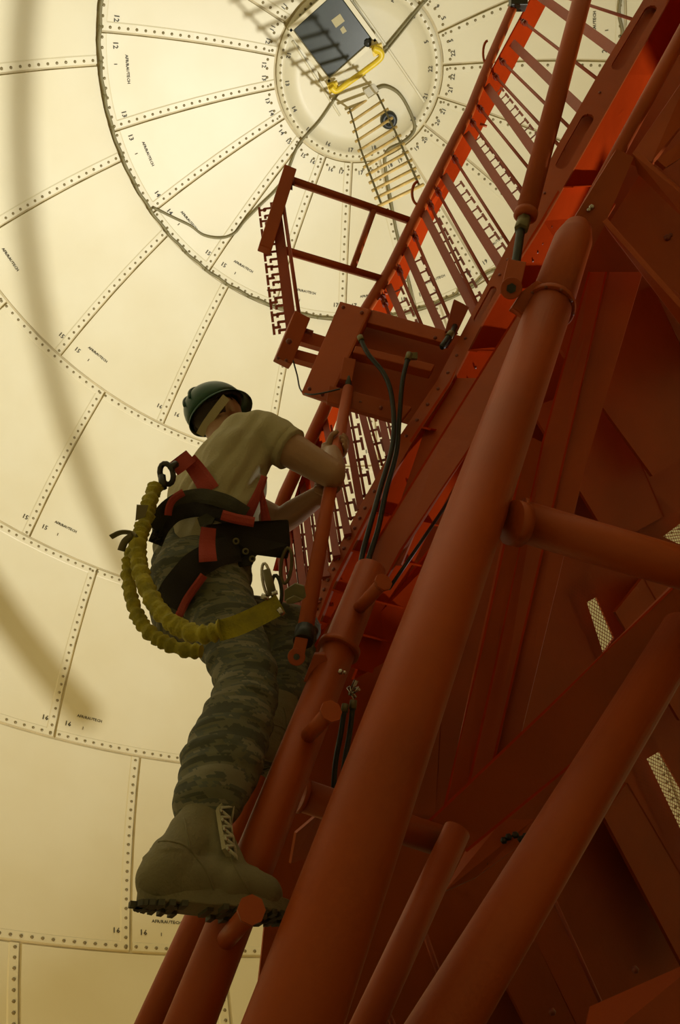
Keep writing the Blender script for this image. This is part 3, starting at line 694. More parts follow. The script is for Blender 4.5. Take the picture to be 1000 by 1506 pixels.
# backing sheets of the reflector with openings of expanded mesh
def BP(x, y, off=0.0):
    p = P(x, y, 1.0 / (0.2326 - 0.000116 * (x - 841) + 0.0000255 * (y - 615))); return p - (p - CC).normalized() * off
bs = thing('backing_sheet', 'dark sheet metal back of the antenna filling the right side', 'panel', BP(420, 1506))
bn = (BP(1000, 1300) - BP(470, 1200)).cross(BP(900, 200) - BP(470, 1200)).normalized()
M1 = [(863, 886), (877, 878), (903, 938), (887, 961)]
M2 = [(975, 789), (1000, 770), (1040, 745), (1040, 812), (1000, 801)]
M3 = [(951, 1116), (970, 1105), (1008, 1172), (1008, 1234), (1000, 1218)]
M4 = [(906, 622), (926, 622), (918, 636), (908, 632)]
outer = [(1012, 1400), (1012, 900), (1080, 780), (1080, -60), (1030, -40), (940, 130), (860, 300), (790, 440), (730, 560), (660, 690), (600, 800), (540, 920), (495, 1000), (455, 1085), (420, 1180), (395, 1300), (385, 1400), (380, 1445), (376, 1500), (372, 1620), (1080, 1620), (1080, 1500)]
m = MB(); m.poly([BP(*q) for q in outer], 0.012, [[BP(*q) for q in h] for h in (M1, M2, M3, M4)]); m.build('sheet', PAINT, bs)
m = MB(); m.poly([P(1074, -300, 3.3), P(1074, 520, 3.3), P(1104, 520, 4.6), P(1104, -300, 4.6)], 0.012); m.build('light_block_sheet', PAINT, bs)  # unseen sheet added to keep the flood light off the upper web
m = MB(); m.poly([P(1110, 900, 2.2), P(1110, 2400, 1.5), P(2600, 2400, 0.8), P(2600, 900, 1.2)], 0.012); m.build('light_block_sheet', PAINT, bs)  # added out of frame, blocks light from the right and behind the camera
m = MB(); m.poly([P(1074, -300, 3.45), P(1074, 1000, 3.1), P(2300, 1000, 1.6), P(2300, -300, 1.9)], 0.012); m.build('light_block_sheet', PAINT, bs)  # added out of frame to block dome light from the upper right
LMP = Vector((3.2, 4.9, 2.2))
for (a_, b_, s_, r_) in (((44, -60), (190, 850), 0.36, 0.055), ((-60, 800), (126, 1052), 0.40, 0.115)):
    A, B = LMP.lerp(dome(*a_), s_), LMP.lerp(dome(*b_), s_); m = MB(); m.tube([A, B], r_, 20); m.build('rear_strut', PAINT, bs)
def meshpatch(x0, y0, x1, y1, wpx, label):
    A, B = BP(x0, y0, 0.02), BP(x1, y1, 0.02); d = (B - A).normalized(); s_ = bn.cross(d).normalized(); L = (B - A).length
    W = wpx / FPX * proj(A)[2]; cw, ch = 0.022, 0.030; m = MB(); nu = int(L / ch); nv = int(W / cw)
    th = bn * 0.0012
    for i in range(nu):
        for j in range(-nv // 2, nv // 2 + 1):
            c = A + d * (i * ch) + s_ * (j * cw)
            a_, b_, c_, d_ = c, c + d * ch / 2 + s_ * cw / 2, c + d * ch, c + d * ch / 2 - s_ * cw / 2
            for (p, q) in ((a_, b_), (b_, c_), (c_, d_), (d_, a_)):
                e = (q - p).normalized().cross(bn) * 0.0019; m.add([p - e, q - e, q + e, p + e], [(0, 1, 2, 3)])
    t = thing('mesh_screen', label, 'mesh', B); m.build('expanded_mesh', PAINT, t, 'stuff')
meshpatch(852, 852, 905, 975, 46, 'strip of backlit expanded mesh below the level cross tube')
meshpatch(952, 752, 1030, 815, 70, 'backlit mesh corner above the cross tube at the right edge')
meshpatch(935, 1080, 1030, 1280, 60, 'tall strip of backlit mesh at the right edge lower down')
meshpatch(885, 590, 935, 655, 50, 'small mesh opening right of the double channel beam')
# ribs riveted on the backing sheet, lower right
def bprib(L, R, off, label, th=0.03):
    t = thing('stiffening_beam', label, 'beam', BP(*L[-1])); m = MB()
    m.strip([BP(*q, off) for q in L], [BP(*q, off) for q in R], th); m.build('face_plate', PAINT, t)
    m = MB(); RR = [BP(*q, off) for q in R]; m.strip(RR, [p + (p - CC).normalized() * off for p in RR], 0.008); m.build('edge_flange', PAINT, t); return t
bprib([(888, 1200), (1020, 1450)], [(921, 1152), (1040, 1356)], 0.30, 'dark beam on the backing sheet beside the right mesh strip')
bprib([(720, 1400), (790, 1540)], [(788, 1384), (862, 1540)], 0.30, 'dark beam on the backing sheet under the large corner tube')
bprib([(780, 600), (900, 800)], [(890, 560), (975, 760)], 0.25, 'broad dark beam on the backing above the cross tube', 0.02)
bprib([(800, 480), (960, 700)], [(960, 420), (1060, 640)], 0.45, 'dark sheet rib high on the right of the channel beam', 0.02)
bprib([(905, 900), (1000, 1060)], [(945, 850), (1050, 1040)], 0.22, 'dark beam on the backing right of the upper mesh strip', 0.02)
bprib([(560, 1010), (600, 1200)], [(650, 1010), (640, 1200)], 0.25, 'short sheet rib between the legs near the cross tube', 0.02)
for (x0, y0, x1, y1, r, lb) in ((816, 1326, 900, 1512, 0.011, 'thin pale rod behind the large corner tube'), (622, 1365, 648, 1440, 0.012, 'short pale rod between the two lower tubes'), (566, 1480, 580, 1512, 0.012, 'pale rod stub at the bottom edge between tubes')):
    A, B = BP(x0, y0, 0.55), BP(x1, y1, 0.55); m = MB(); m.tube([A, B + (B - A) * .3], r, 10)
    tag(m.build('tie_rod', SLAT, None), lb, 'rod')
t = thing('gusset_plate', 'dark sloping plate in the bottom right corner', 'plate', P(1000, 1506, 3.0))
m = MB(); m.poly([P(868, 1480, 3.1), P(1040, 1404, 3.2), P(1060, 1560, 3.0), P(850, 1560, 2.9)], 0.012); m.build('plate', PAINT, t)
m = MB(); m.bolt(P(934, 1426, 3.2), camdir(P(934, 1426, 3.2)), 0.016); m.bolt(P(812, 1488, 3.2), camdir(P(812, 1488, 3.2)), 0.016); m.build('bolt', BOLTR, t, 'stuff')
t = thing('gusset_plate', 'bolted bracket under the lower end of the wide diagonal brace', 'plate', P(700, 1260, 2.4))
m = MB(); m.poly([P(684, 1252, 2.45), P(740, 1205, 2.5), P(785, 1205, 2.5), P(760, 1246, 2.45), P(700, 1290, 2.4), P(655, 1310, 2.35)], 0.02); m.build('plate', PAINT, t)
m = MB()
for (x, y) in ((748, 1231), (758, 1228), (766, 1234), (773, 1230), (741, 1236), (714, 1268), (692, 1276)): m.bolt(P(x, y, 2.43), camdir(P(x, y, 2.4)), 0.012)
m.build('bolt', DSTEEL, t, 'stuff')
t = thing('side_plate', 'bright orange plate low behind the climbing leg', 'plate', P(450, 1230, 2.6))
m = MB(); m.poly([P(428, 1270, 2.9), P(436, 1225, 2.9), P(470, 1196, 3.0), P(478, 1215, 3.05), P(466, 1258, 3.0)], 0.012); m.build('plate', PAINT, t)
t = thing('side_plate', 'orange cross plate seen between the leg and the thickest tube', 'plate', P(590, 900, 2.8))
m = MB(); m.poly([P(560, 900, 3.05), P(640, 800, 3.3), P(720, 690, 3.55), P(740, 720, 3.6), P(660, 860, 3.4), P(590, 960, 3.2), P(520, 1000, 3.0)], 0.012); m.build('plate', GPAINT, t)
m = MB(); m.tube([P(664, 731, 2.8), P(572, 866, 2.5)], 0.0065, 8); tag(m.build('black_rod', RUBBER, None), 'thin black rod beside the dark flat brace', 'rod')

# hoses
def hose(label, pts, r=0.0095):
    m = MB(); m.tube(smoothpath([P(*q) for q in pts], 6), r, 12); t = thing('hose', label, 'hose', P(*pts[-1])); m.build('hose_tube', RUBBER, t)
    m = MB(); A = P(*pts[0]); B = smoothpath([P(*q) for q in pts], 6)[2]; m.tube([A, B], r * 1.35, 10); m.build('fitting', KHAKI, t)
hose('black hose looping down from the middle of the platform', [(529, 495, 3.05), (541, 520, 3.0), (566, 552, 2.95), (577, 590, 2.9), (578, 650, 2.82), (560, 716, 2.72), (545, 770, 2.62), (533, 815, 2.55), (526, 860, 2.45)])
hose('black hose dropping from the right side of the platform', [(602, 520, 3.02), (592, 560, 2.95), (587, 620, 2.88), (583, 665, 2.82), (568, 722, 2.72), (556, 778, 2.62), (543, 820, 2.55), (533, 866, 2.45)])
hose('black hose hanging below the collar of the climbing leg', [(508, 1036, 2.25), (501, 1080, 2.2), (493, 1125, 2.15), (490, 1180, 2.1)], 0.008)
hose('second black hose below the collar, nearer the thickest leg', [(520, 1030, 2.25), (514, 1080, 2.2), (507, 1120, 2.15), (500, 1180, 2.1)], 0.008)
hose('short black hose near the platform edge running into the girder', [(664, 490, 3.1), (650, 510, 3.05), (660, 500, 3.1), (669, 480, 3.2)], 0.012)
# ================================================================== THE CLIMBER
import bmesh
from mathutils.bvhtree import BVHTree
person = thing('person', 'person climbing in a sand T-shirt, camouflage trousers, green hard hat and red harness', 'person', G(-0.38, 1.6, 0.45))
def capsule(m, a, b, ra, rb, flat=None, fdir=None, seg=18):
    """closed tapered capsule; flat squeezes it along fdir"""
    a = Vector(a); b = Vector(b); d = b - a
    if d.length < 1e-5: d = Vector((0, 0, 1e-4))
    dn = d.normalized(); u, v = frame_from(dn); pts = []; nr = 5
    for i in range(nr + 1): t = math.pi / 2 * (i / nr); pts.append((a - dn * ra * math.cos(t), ra * math.sin(t)))
    for i in range(nr + 1): t = math.pi / 2 * (i / nr); pts.append((b + dn * rb * math.sin(t), rb * math.cos(t)))
    vs = []; fs = []
    for (c, r) in pts:
        for k in range(seg):
            an = 2 * math.pi * k / seg; vs.append(c + u * math.cos(an) * max(r, 1e-4) + v * math.sin(an) * max(r, 1e-4))
    n = len(pts)
    for i in range(n - 1):
        for k in range(seg): q = i * seg + k; q2 = i * seg + (k + 1) % seg; fs.append((q, q2, q2 + seg, q + seg))
    fs.append(tuple(reversed(range(seg)))); fs.append(tuple((n - 1) * seg + k for k in range(seg)))
    if flat:
        f = Vector(fdir).normalized(); c = (a + b) / 2
        vs = [p - f * ((p - c).dot(f) * (1 - flat)) for p in vs]
    m.add(vs, fs, True)
def chain(m, pts, rs, **k):
    for i in range(len(pts) - 1): capsule(m, pts[i], pts[i + 1], rs[i], rs[i + 1], **k)
def remesh(m, name, matl, parent, voxel=0.006, smooth=6, disp=None, label=None):
    me = m.mesh('tmp', None, origin(parent)); bm = bmesh.new(); bm.from_mesh(me); bmesh.ops.recalc_face_normals(bm, faces=bm.faces[:]); bm.to_mesh(me); bm.free()
    o = bpy.data.objects.new('tmp', me); col.objects.link(o)
    r = o.modifiers.new('r', 'REMESH'); r.mode = 'VOXEL'; r.voxel_size = voxel
    if smooth: s_ = o.modifiers.new('s', 'SMOOTH'); s_.factor = 0.5; s_.iterations = smooth
    bpy.context.view_layer.update()
    me2 = bpy.data.meshes.new_from_object(o.evaluated_get(bpy.context.evaluated_depsgraph_get())); me2.name = name
    bpy.data.objects.remove(o, do_unlink=True)
    if disp:
        og = origin(parent); new = []
        for v in me2.vertices: w_ = v.co + og; new.append(v.co + v.normal * disp(w_))
        for v, c in zip(me2.vertices, new): v.co = c
    me2.materials.clear(); me2.materials.append(matl)
    me2.polygons.foreach_set('use_smooth', [True] * len(me2.polygons)); me2.update()
    return link(name, me2, parent, label=label)
UP = Vector((0, 0, 1))
FD = (HR * 0.72 + HF * 0.69).normalized()                        # the way the climber faces
SD = Vector((FD.y, -FD.x, 0))                                    # the climber's right
J = dict(
    rsh=H(385, 636, 1.655), rel=H(487, 697, 1.70), rha=H(490, 661, 1.80),
    lsh=G(-0.46, 1.89, 1.94), lel=H(412, 768, 1.93), lha=H(495, 711, 1.765),
    rhip=H(314, 862, 1.79), rkn=H(366, 1012, 1.70), ran=H(294, 1212, 1.56),
    lhip=G(-0.49, 1.94, 1.43), lkn=H(436, 925, 2.12), lan=H(408, 1050, 1.95))
neck = (J['rsh'] + J['lsh']) / 2 + UP * 0.05
pelv = (J['rhip'] + J['lhip']) / 2 + UP * 0.04
head = H(322, 614, 1.80)
# ---------------- body: one continuous skin
m = MB()
spine = [pelv, pelv.lerp(neck, 0.35) - FD * 0.01, pelv.lerp(neck, 0.7) - FD * 0.02, neck]
for s_ in (-1, 1):
    chain(m, [p + SD * s_ * q + FD * .02 for p, q in zip(spine, (0.06, 0.05, 0.07, 0.08))], [0.08, 0.07, 0.075, 0.05])
chain(m, [neck - UP * 0.03, head - UP * 0.05], [0.06, 0.056])
chain(m, [J['rsh'], neck, J['lsh']], [0.050, 0.045, 0.050])
for sd in 'rl':
    sh, el, ha = J[sd + 'sh'], J[sd + 'el'], J[sd + 'ha']
    ht = (ha - el).normalized(); wr = ha - ht * 0.035
    mu = sh.lerp(el, .45)
    chain(m, [sh, mu, sh.lerp(el, .85), el], [0.054, 0.059, 0.052, 0.047])
    chain(m, [el, el.lerp(wr, .3), wr], [0.046, 0.046, 0.028])
    hp, kn, an = J[sd + 'hip'], J[sd + 'kn'], J[sd + 'an']
    chain(m, [hp, kn], [0.085, 0.058]); chain(m, [kn, kn.lerp(an, .35), an], [0.056, 0.055, 0.036])
# head
hu = (UP * 0.93 - FD * 0.36).normalized(); hd = (FD * 0.93 + UP * 0.36).normalized()      # head tipped back
hs = hd.cross(hu).normalized()
capsule(m, head - hd * 0.03 + hu * 0.02, head + hd * 0.02 + hu * 0.02, 0.078, 0.076)
capsule(m, head + hd * 0.02 - hu * 0.05, head + hd * 0.045 - hu * 0.075, 0.055, 0.036)
capsule(m, head + hd * 0.088 - hu * 0.005, head + hd * 0.108 - hu * 0.035, 0.010, 0.014)            # nose
capsule(m, head + hd * 0.088 - hu * 0.062 - hs * .014, head + hd * 0.088 - hu * 0.062 + hs * .014, 0.008, 0.008)
for s_ in (-1, 1):
    capsule(m, head + hs * s_ * .012 + hd * .088 + hu * .014, head + hs * s_ * .04 + hd * .076 + hu * .014, 0.008, 0.008)
    capsule(m, head + hs * s_ * .078 - hd * 0.004 + hu * .018, head + hs * s_ * .075 + hd * 0.002 - hu * .028, 0.015, 0.011, flat=0.55, fdir=hs)
    capsule(m, head + hs * s_ * .05 + hd * .055 - hu * .03, head + hs * s_ * .04 + hd * .06 - hu * .04, 0.02, 0.02)
# hands wrapped round the pole
PA, PB = P(449, 925, 1.95), P(512, 572, 3.02); pax = (PB - PA).normalized()
def hand(m, el, ha, side):
    """palm beside the pole, four fingers and a thumb curled round it; side = +1 when the palm comes from the camera's left rear"""
    c = PA + pax * (ha - PA).dot(pax); fr = (el - c); fr = (fr - pax * fr.dot(pax)).normalized()
    b2 = pax.cross(fr); R_ = 0.0215
    away = -camdir(c); away = (away - pax * away.dot(pax)).normalized()
    base = (fr * 0.55 + away * 0.75).normalized(); o2 = pax.cross(base)
    if o2.dot(CR) < 0: o2 = -o2
    pc = c + base * (R_ + 0.016)
    wr = ha - (ha - el).normalized() * 0.035
    for q in range(4):                                           # palm slab: four metacarpal rolls
        z = (q - 1.5) * 0.020
        capsule(m, pc + pax * z - o2 * 0.035 + (wr - pc) * 0.15, pc + pax * z + o2 * 0.022, 0.0135, 0.0125, seg=12)
    capsule(m, wr, pc - o2 * 0.02, 0.027, 0.024)
    for q, ln in enumerate((0.9, 1.0, 1.08, 0.98)):              # little finger to forefinger
        z = (q - 1.5) * 0.0205; r = (0.0075, 0.0085, 0.009, 0.0088)[q]; rr = R_ + r + 0.001; pts = []
        for k in range(6):
            a = 0.55 + k * 0.52 * ln
            pts.append(c + pax * (z + 0.002 * k) + base * math.cos(a) * rr + o2 * math.sin(a) * rr)
        chain(m, [pc + pax * z + o2 * 0.024] + pts, [r + .003, r + .001, r, r, r * .96, r * .92, r * .85], seg=10)
    rr = R_ + 0.011; pts = []
    for k in range(5):
        a = -0.75 - k * 0.42; pts.append(c + pax * (0.026 + 0.006 * k) + base * math.cos(a) * rr + o2 * math.sin(a) * rr)
    chain(m, [pc - o2 * 0.030 + pax * 0.012] + pts, [0.0155, 0.0125, 0.0115, 0.011, 0.0105, 0.009], seg=10)
hand(m, J['rel'], J['rha'], 1); hand(m, J['lel'], J['lha'], 1)
remesh(m, 'body', SKIN, person, 0.0048, 3)
for s_ in (-1, 1):
    m = MB(); c = head + hs * s_ * .030 + hd * .074 + hu * .002; capsule(m, c, c + hd * .003, 0.0125, 0.0125, seg=12); m.build('eye', WHITE, person)
m = MB(); capsule(m, head - hd * 0.036 + hu * 0.022, head - hd * 0.0 + hu * 0.03, 0.080, 0.0775)
m.build('hair', HAIR, person)
# ---------------- T-shirt
def wrinkle(dirv, amp, freq, pt, seed=0):
    dirv = Vector(dirv).normalized()
    def f(p):
        q = (p - pt); s_ = q.dot(dirv)
        n1 = noise.noise(Vector((q - dirv * s_) * 5 + dirv * s_ * 30 + Vector((seed, 0, 0))))
        n2 = noise.noise(p * 14 + Vector((seed, 3, 1)))
        fade = max(0.15, min(1.0, (neck.z + 0.02 - p.z) / 0.30))
        return (amp * n1 + amp * 0.45 * n2) * fade
    return f
m = MB()
wst = pelv.lerp(neck, 0.22)
sp = [wst - FD * .02, pelv.lerp(neck, 0.5) - FD * .03, pelv.lerp(neck, 0.75) - FD * .035, neck - UP * 0.03 - FD * .03]
for s_ in (-1, -0.3, 0.3, 1):
    chain(m, [p + SD * s_ * q for p, q in zip(sp, (0.085, 0.09, 0.11, 0.095))], [0.112, 0.114, 0.114, 0.085])
chain(m, [J['rsh'] + UP * -.008, neck - UP * .005, J['lsh']], [0.072, 0.074, 0.072])
chain(m, [H(352, 650, 1.68), H(380, 650, 1.67)], [0.084, 0.082]); chain(m, [H(352, 650, 1.68), H(318, 690, 1.74)], [0.082, 0.09])
for sd in 'rl':
    sh, el = J[sd + 'sh'], J[sd + 'el']; mid = sh.lerp(el, 0.44)
    chain(m, [sh.lerp(neck, .1), sh.lerp(el, .15), sh.lerp(el, 0.27)], [0.084, 0.080, 0.074])
shirt = remesh(m, 't_shirt', TAN, person, 0.007, 14, wrinkle((J['rsh'] - pelv).normalized().cross(CF) * 1.0 + CU * 0.25, 0.026, 20, pelv))
# sleeve hems and collar as rolled bands
for sd in 'rl':
    sh, el = J[sd + 'sh'], J[sd + 'el']; c = sh.lerp(el, 0.27); d = (el - sh).normalized()
    m = MB(); m.tube([c - d * .02, c + d * .035, c + d * .045, c + d * 0.044, c - d * .01], [0.074, 0.0725, 0.073, 0.066, 0.066], 30, caps=False); m.build('sleeve_hem', TAN, person)
m = MB(); cn = neck + UP * 0.022 + FD * 0.01; m.ring(cn, (head - neck), 0.066, 0.010, 30, 8); m.build('collar', TAN, person)
# ---------------- trousers
m = MB()
chain(m, [J['rhip'] + UP * 0.06, J['lhip'] + UP * 0.06], [0.115, 0.115])
chain(m, [wst + SD * .06 - UP * .01, J['rhip'] + UP * 0.05], [0.095, 0.118]); chain(m, [wst - SD * .06 - UP * .01, J['lhip'] + UP * 0.05], [0.095, 0.118])
chain(m, [J['rhip'] - FD * 0.075, J['lhip'] - FD * 0.03], [0.122, 0.105])
chain(m, [H(270, 785, 1.84), H(276, 850, 1.84)], [0.10, 0.112])
hp, kn, an = J['rhip'], J['rkn'], J['ran']
chain(m, [hp, hp.lerp(kn, .5), kn, kn.lerp(an, .35), kn.lerp(an, .62), kn.lerp(an, .86)], [0.108, 0.094, 0.080, 0.088, 0.092, 0.076])
capsule(m, kn.lerp(an, .80), kn.lerp(an, .88), 0.079, 0.072)
hp, kn, an = J['lhip'], J['lkn'], J['lan']
chain(m, [hp, hp.lerp(kn, .5), kn, kn.lerp(an, .5), kn.lerp(an, .78)], [0.108, 0.095, 0.080, 0.075, 0.07])
ax_l = (J['rkn'] - J['ran']).normalized()
def tw(p):
    n1 = noise.noise(Vector((p.x * 9, p.y * 9, p.z * 34))); n2 = noise.noise(p * 17)
    return 0.0085 * n1 + 0.004 * n2
remesh(m, 'trousers', CAMO, person, 0.0075, 5, tw)
m = MB(); c = J['rhip'].lerp(J['rkn'], .62); pk = camdir(c)     # thigh cargo pocket
ax_ = (J['rkn'] - J['rhip']).normalized(); sx_ = ax_.cross(pk).normalized()
# ---------------- boots
def boot(an, heel, toe, shaft_top, lab, lace=True):
    d = (toe - heel).normalized(); n = Vector((0, 0, 1)); n = (n - d * n.dot(d)).normalized(); s_ = d.cross(n); L = (toe - heel).length
    B_ = bpy.data.objects.new('boot', None)
    m = MB()
    chain(m, [shaft_top, an.lerp(shaft_top, .4), an + n * .0, heel + d * .045 + n * .055], [0.058, 0.050, 0.050, 0.052])
    chain(m, [heel + d * .036 + n * .045, heel + d * L * .5 + n * .050, heel + d * L * .72 + n * .043, heel + d * (L - .05) + n * .036], [0.047, 0.044, 0.042, 0.035])
    chain(m, [heel + d * L * .55 + n * .045 + s_ * .012, heel + d * (L - .06) + n * .034 + s_ * .010], [0.042, 0.038]); chain(m, [heel + d * L * .55 + n * .045 - s_ * .012, heel + d * (L - .06) + n * .034 - s_ * .010], [0.042, 0.038])
    chain(m, [an, heel + d * L * .58 + n * .065], [0.052, 0.036])
    def bw(p): return 0.0055 * noise.noise(Vector((p.x * 9, p.y * 9, p.z * 30 + p.x * 20))) if (p - heel).dot(n) > 0.08 else 0.0006 * noise.noise(p * 40)
    o = remesh(m, 'boot', BOOT, person, 0.0055, 4, bw, lab)
    m = MB(); prof = []
    for k in range(36):
        a = 2 * math.pi * k / 36; x = L / 2 - math.cos(a) * (L / 2 + .006); wd = 0.046 + 0.008 * math.cos(a - math.pi)
        prof.append(heel + d * x + s_ * (math.sin(a) * wd * (1 - 0.16 * math.exp(-((x - L * .42) / .05) ** 2))))
    lo = [p - n * 0.002 for p in prof]; hi = [p + n * 0.027 for p in prof]
    vs = lo + hi; fs = [(k, (k + 1) % 36, 36 + (k + 1) % 36, 36 + k) for k in range(36)] + [tuple(range(36)), tuple(36 + k for k in reversed(range(36)))]
    m.add(vs, fs); so = m.build('sole', BOOT, o, bevel=0.003)
    m = MB()
    for k in range(36):
        x = (prof[k] - heel).dot(d)
        if .30 * L < x < .42 * L: continue
        c = prof[k] * 0.74 + (heel + d * x) * 0.26; ii = (heel + d * x - prof[k]); ii = ii.normalized() if ii.length > 1e-4 else d
        al = (prof[(k + 1) % 36] - prof[k - 1]).normalized()
        m.obox(c - n * 0.004, al * 0.0055, n * 0.005, ii * 0.012)
    for k in range(8):
        x = L * (.08 + .115 * k)
        if .30 * L < x < .42 * L: continue
        m.obox(heel + d * x - n * .004, d * .006, n * .004, s_ * .022)
    m.build('tread_lug', SOLE, o, 'stuff')
    m = MB()                                                     # raised stitched seams of the counter and vamp
    me = o.data; bmx = bmesh.new(); bmx.from_mesh(me); bmx.transform(Matrix.Translation(person.location)); tr_ = BVHTree.FromBMesh(bmx); bmx.free()
    for zz_ in (((0.02, .105), (.075, .09), (.105, .055), (.13, .02)), ((.16, .085), (.17, .05), (.20, .02)), ((.07, .16), (.07, .12), (.075, .09))):
        for sg in (1, -1):
            pp = smoothpath([heel + d * a_ + n * b_ + s_ * sg * .12 for a_, b_ in zz_], 5); hp_ = []
            for p in pp:
                h_ = tr_.ray_cast(p, -s_ * sg)
                if h_[0] is not None: hp_.append(h_[0])
            if len(hp_) > 3: m.tube(hp_, 0.0026, 6)
    m.build('seam', BOOT, o, 'stuff')
    if lace:
        m = MB(); axs = (shaft_top - an).normalized(); cs = camdir(an); cs = (cs - d * cs.dot(d) - n * cs.dot(n)).normalized()
        dd = (d * 0.62 + cs * 0.78).normalized(); ss = dd.cross(axs).normalized()
        top = shaft_top + dd * 0.063 - axs * .0; bot = heel + d * L * .54 + n * .088 + cs * .034
        mid = an + dd * .058
        def along(t): return top.lerp(mid, t * 2) if t < .5 else mid.lerp(bot, t * 2 - 1)
        for k in range(9):
            c = along(k / 8); c2 = along(min(1, (k + .8) / 8)); wv = 0.025
            m.tube([c - ss * wv, c + dd * .008, c2 + ss * wv], 0.003, 6); m.tube([c + ss * wv, c + dd * .009, c2 - ss * wv], 0.003, 6)
        m.build('lace', LACE, o, 'stuff')
        m = MB(); cc = [along(k / 8) - dd * .002 for k in range(9)]; m.strip([p + ss * .026 for p in cc], [p - ss * .026 for p in cc], .008); m.build('tongue', TAN, o)
        m = MB()
        for k in range(0, 9):
            for sg in (-1, 1): m.bolt(along(k / 8) + ss * sg * .021 + dd * .002, dd, 0.0042, 0.002, 8)
        m.build('eyelet', STEEL, o, 'stuff')
    return o
hl = PW(205, 1328, 1.245 + 0.452); te = PW(424, 1350, 1.245 + 0.452)
boot(J['ran'], hl, te, J['ran'].lerp(J['rkn'], 0.26), 'near boot with its toe on a step peg')
hl2 = H(376, 1122, 1.88); te2 = hl2 + (HR * 0.10 + HF * 0.24 + UP * 0.03)
boot(J['lan'], hl2, te2, J['lan'].lerp(J['lkn'], 0.3), 'raised boot half hidden behind the climbing leg', False)
def webbing(name, pts, wdt, matl, parent, nrm=None, th=0.004, label=None, sp=5):
    pp = smoothpath(pts, sp); L, R_ = [], []
    for i, p in enumerate(pp):
        d = (pp[min(i + 1, len(pp) - 1)] - pp[max(i - 1, 0)]).normalized(); n = (camdir(p) if nrm is None else (p - nrm)).normalized()
        s_ = d.cross(n).normalized() * wdt / 2; L.append(p - s_); R_.append(p + s_)
    m = MB(); m.strip(L, R_, th); return m.build(name, matl, parent, label=label)
# ---------------- hard hat
def hat():
    c0 = head + hu * 0.030; ax_u = (hu * 0.96 - hd * 0.10 - CR * 0.34).normalized(); ax_f = (hd - ax_u * hd.dot(ax_u)).normalized(); ax_s = ax_f.cross(ax_u)
    nlo, nla = 40, 12; vs = []; fs = []
    def pt(la, lo, off):
        rx, rs, rz = 0.130 + off, 0.108 + off, 0.112 + off
        return c0 + ax_f * (rx * math.cos(la) * math.cos(lo)) + ax_s * (rs * math.cos(la) * math.sin(lo)) + ax_u * (rz * math.sin(la) ** 0.9 if la > 0 else 0)
    m = MB()
    for off in (0.0, -0.004):
        vs += [pt(math.pi / 2 * i / nla * 0.999, 2 * math.pi * k / nlo, off) for i in range(nla + 1) for k in range(nlo)]
    N = (nla + 1) * nlo
    for i in range(nla):
        for k in range(nlo):
            a = i * nlo + k; b_ = i * nlo + (k + 1) % nlo; fs.append((a, b_, b_ + nlo, a + nlo)); fs.append((N + a + nlo, N + b_ + nlo, N + b_, N + a))
    for k in range(nlo): fs.append((k, N + k, N + (k + 1) % nlo, (k + 1) % nlo))
    m.add(vs, fs, True); h_ = m.build('hard_hat', GREENH, person)
    m = MB(); vs = []; fs = []                                   # brim, longer at the front
    for k in range(nlo):
        a = 2 * math.pi * k / nlo; e = 0.008 + 0.026 * max(0, math.cos(a)) ** 2
        i_ = pt(0, a, -0.003); o_ = pt(0, a, e) - ax_u * (0.010 + 0.01 * max(0, math.cos(a))); vs += [i_ + ax_u * .003, o_, o_ - ax_u * .004, i_ - ax_u * .002]
    for k in range(nlo):
        a = 4 * k; b_ = 4 * ((k + 1) % nlo)
        for q in range(4): fs.append((a + q, b_ + q, b_ + (q + 1) % 4, a + (q + 1) % 4))
    m.add(vs, fs, True); m.build('brim', GREENH, h_)
    m = MB(); pp = [pt(math.pi / 2 * abs(math.cos(q)), (0 if q < math.pi / 2 else math.pi), 0.003) for q in [math.pi * (0.08 + .84 * k / 20) for k in range(21)]]
    for sy in (-.02, 0.02): m.tube([p + ax_s * sy for p in [pt(math.asin(min(1, math.sin(q))), 0 if q < math.pi / 2 else math.pi, 0.002) for q in [math.pi * (.12 + .76 * k / 18) for k in range(19)]]], 0.004, 6)
    m.build('crown_ridge', GREENH, h_)
    m = MB(); m.ring(c0 - ax_u * 0.006, ax_u, 0.100, 0.009, 30, 6); m.build('headband', BLKWEB, h_)
    # nape pad and strap seen below the brim
    zh = proj(head)[2] - 0.10
    webbing('nape_strap', [P(294, 640, zh + .02), P(303, 624, zh), P(318, 603, zh - .005), P(333, 584, zh + .02)], 0.030, TAN, h_, th=.003)
hat()
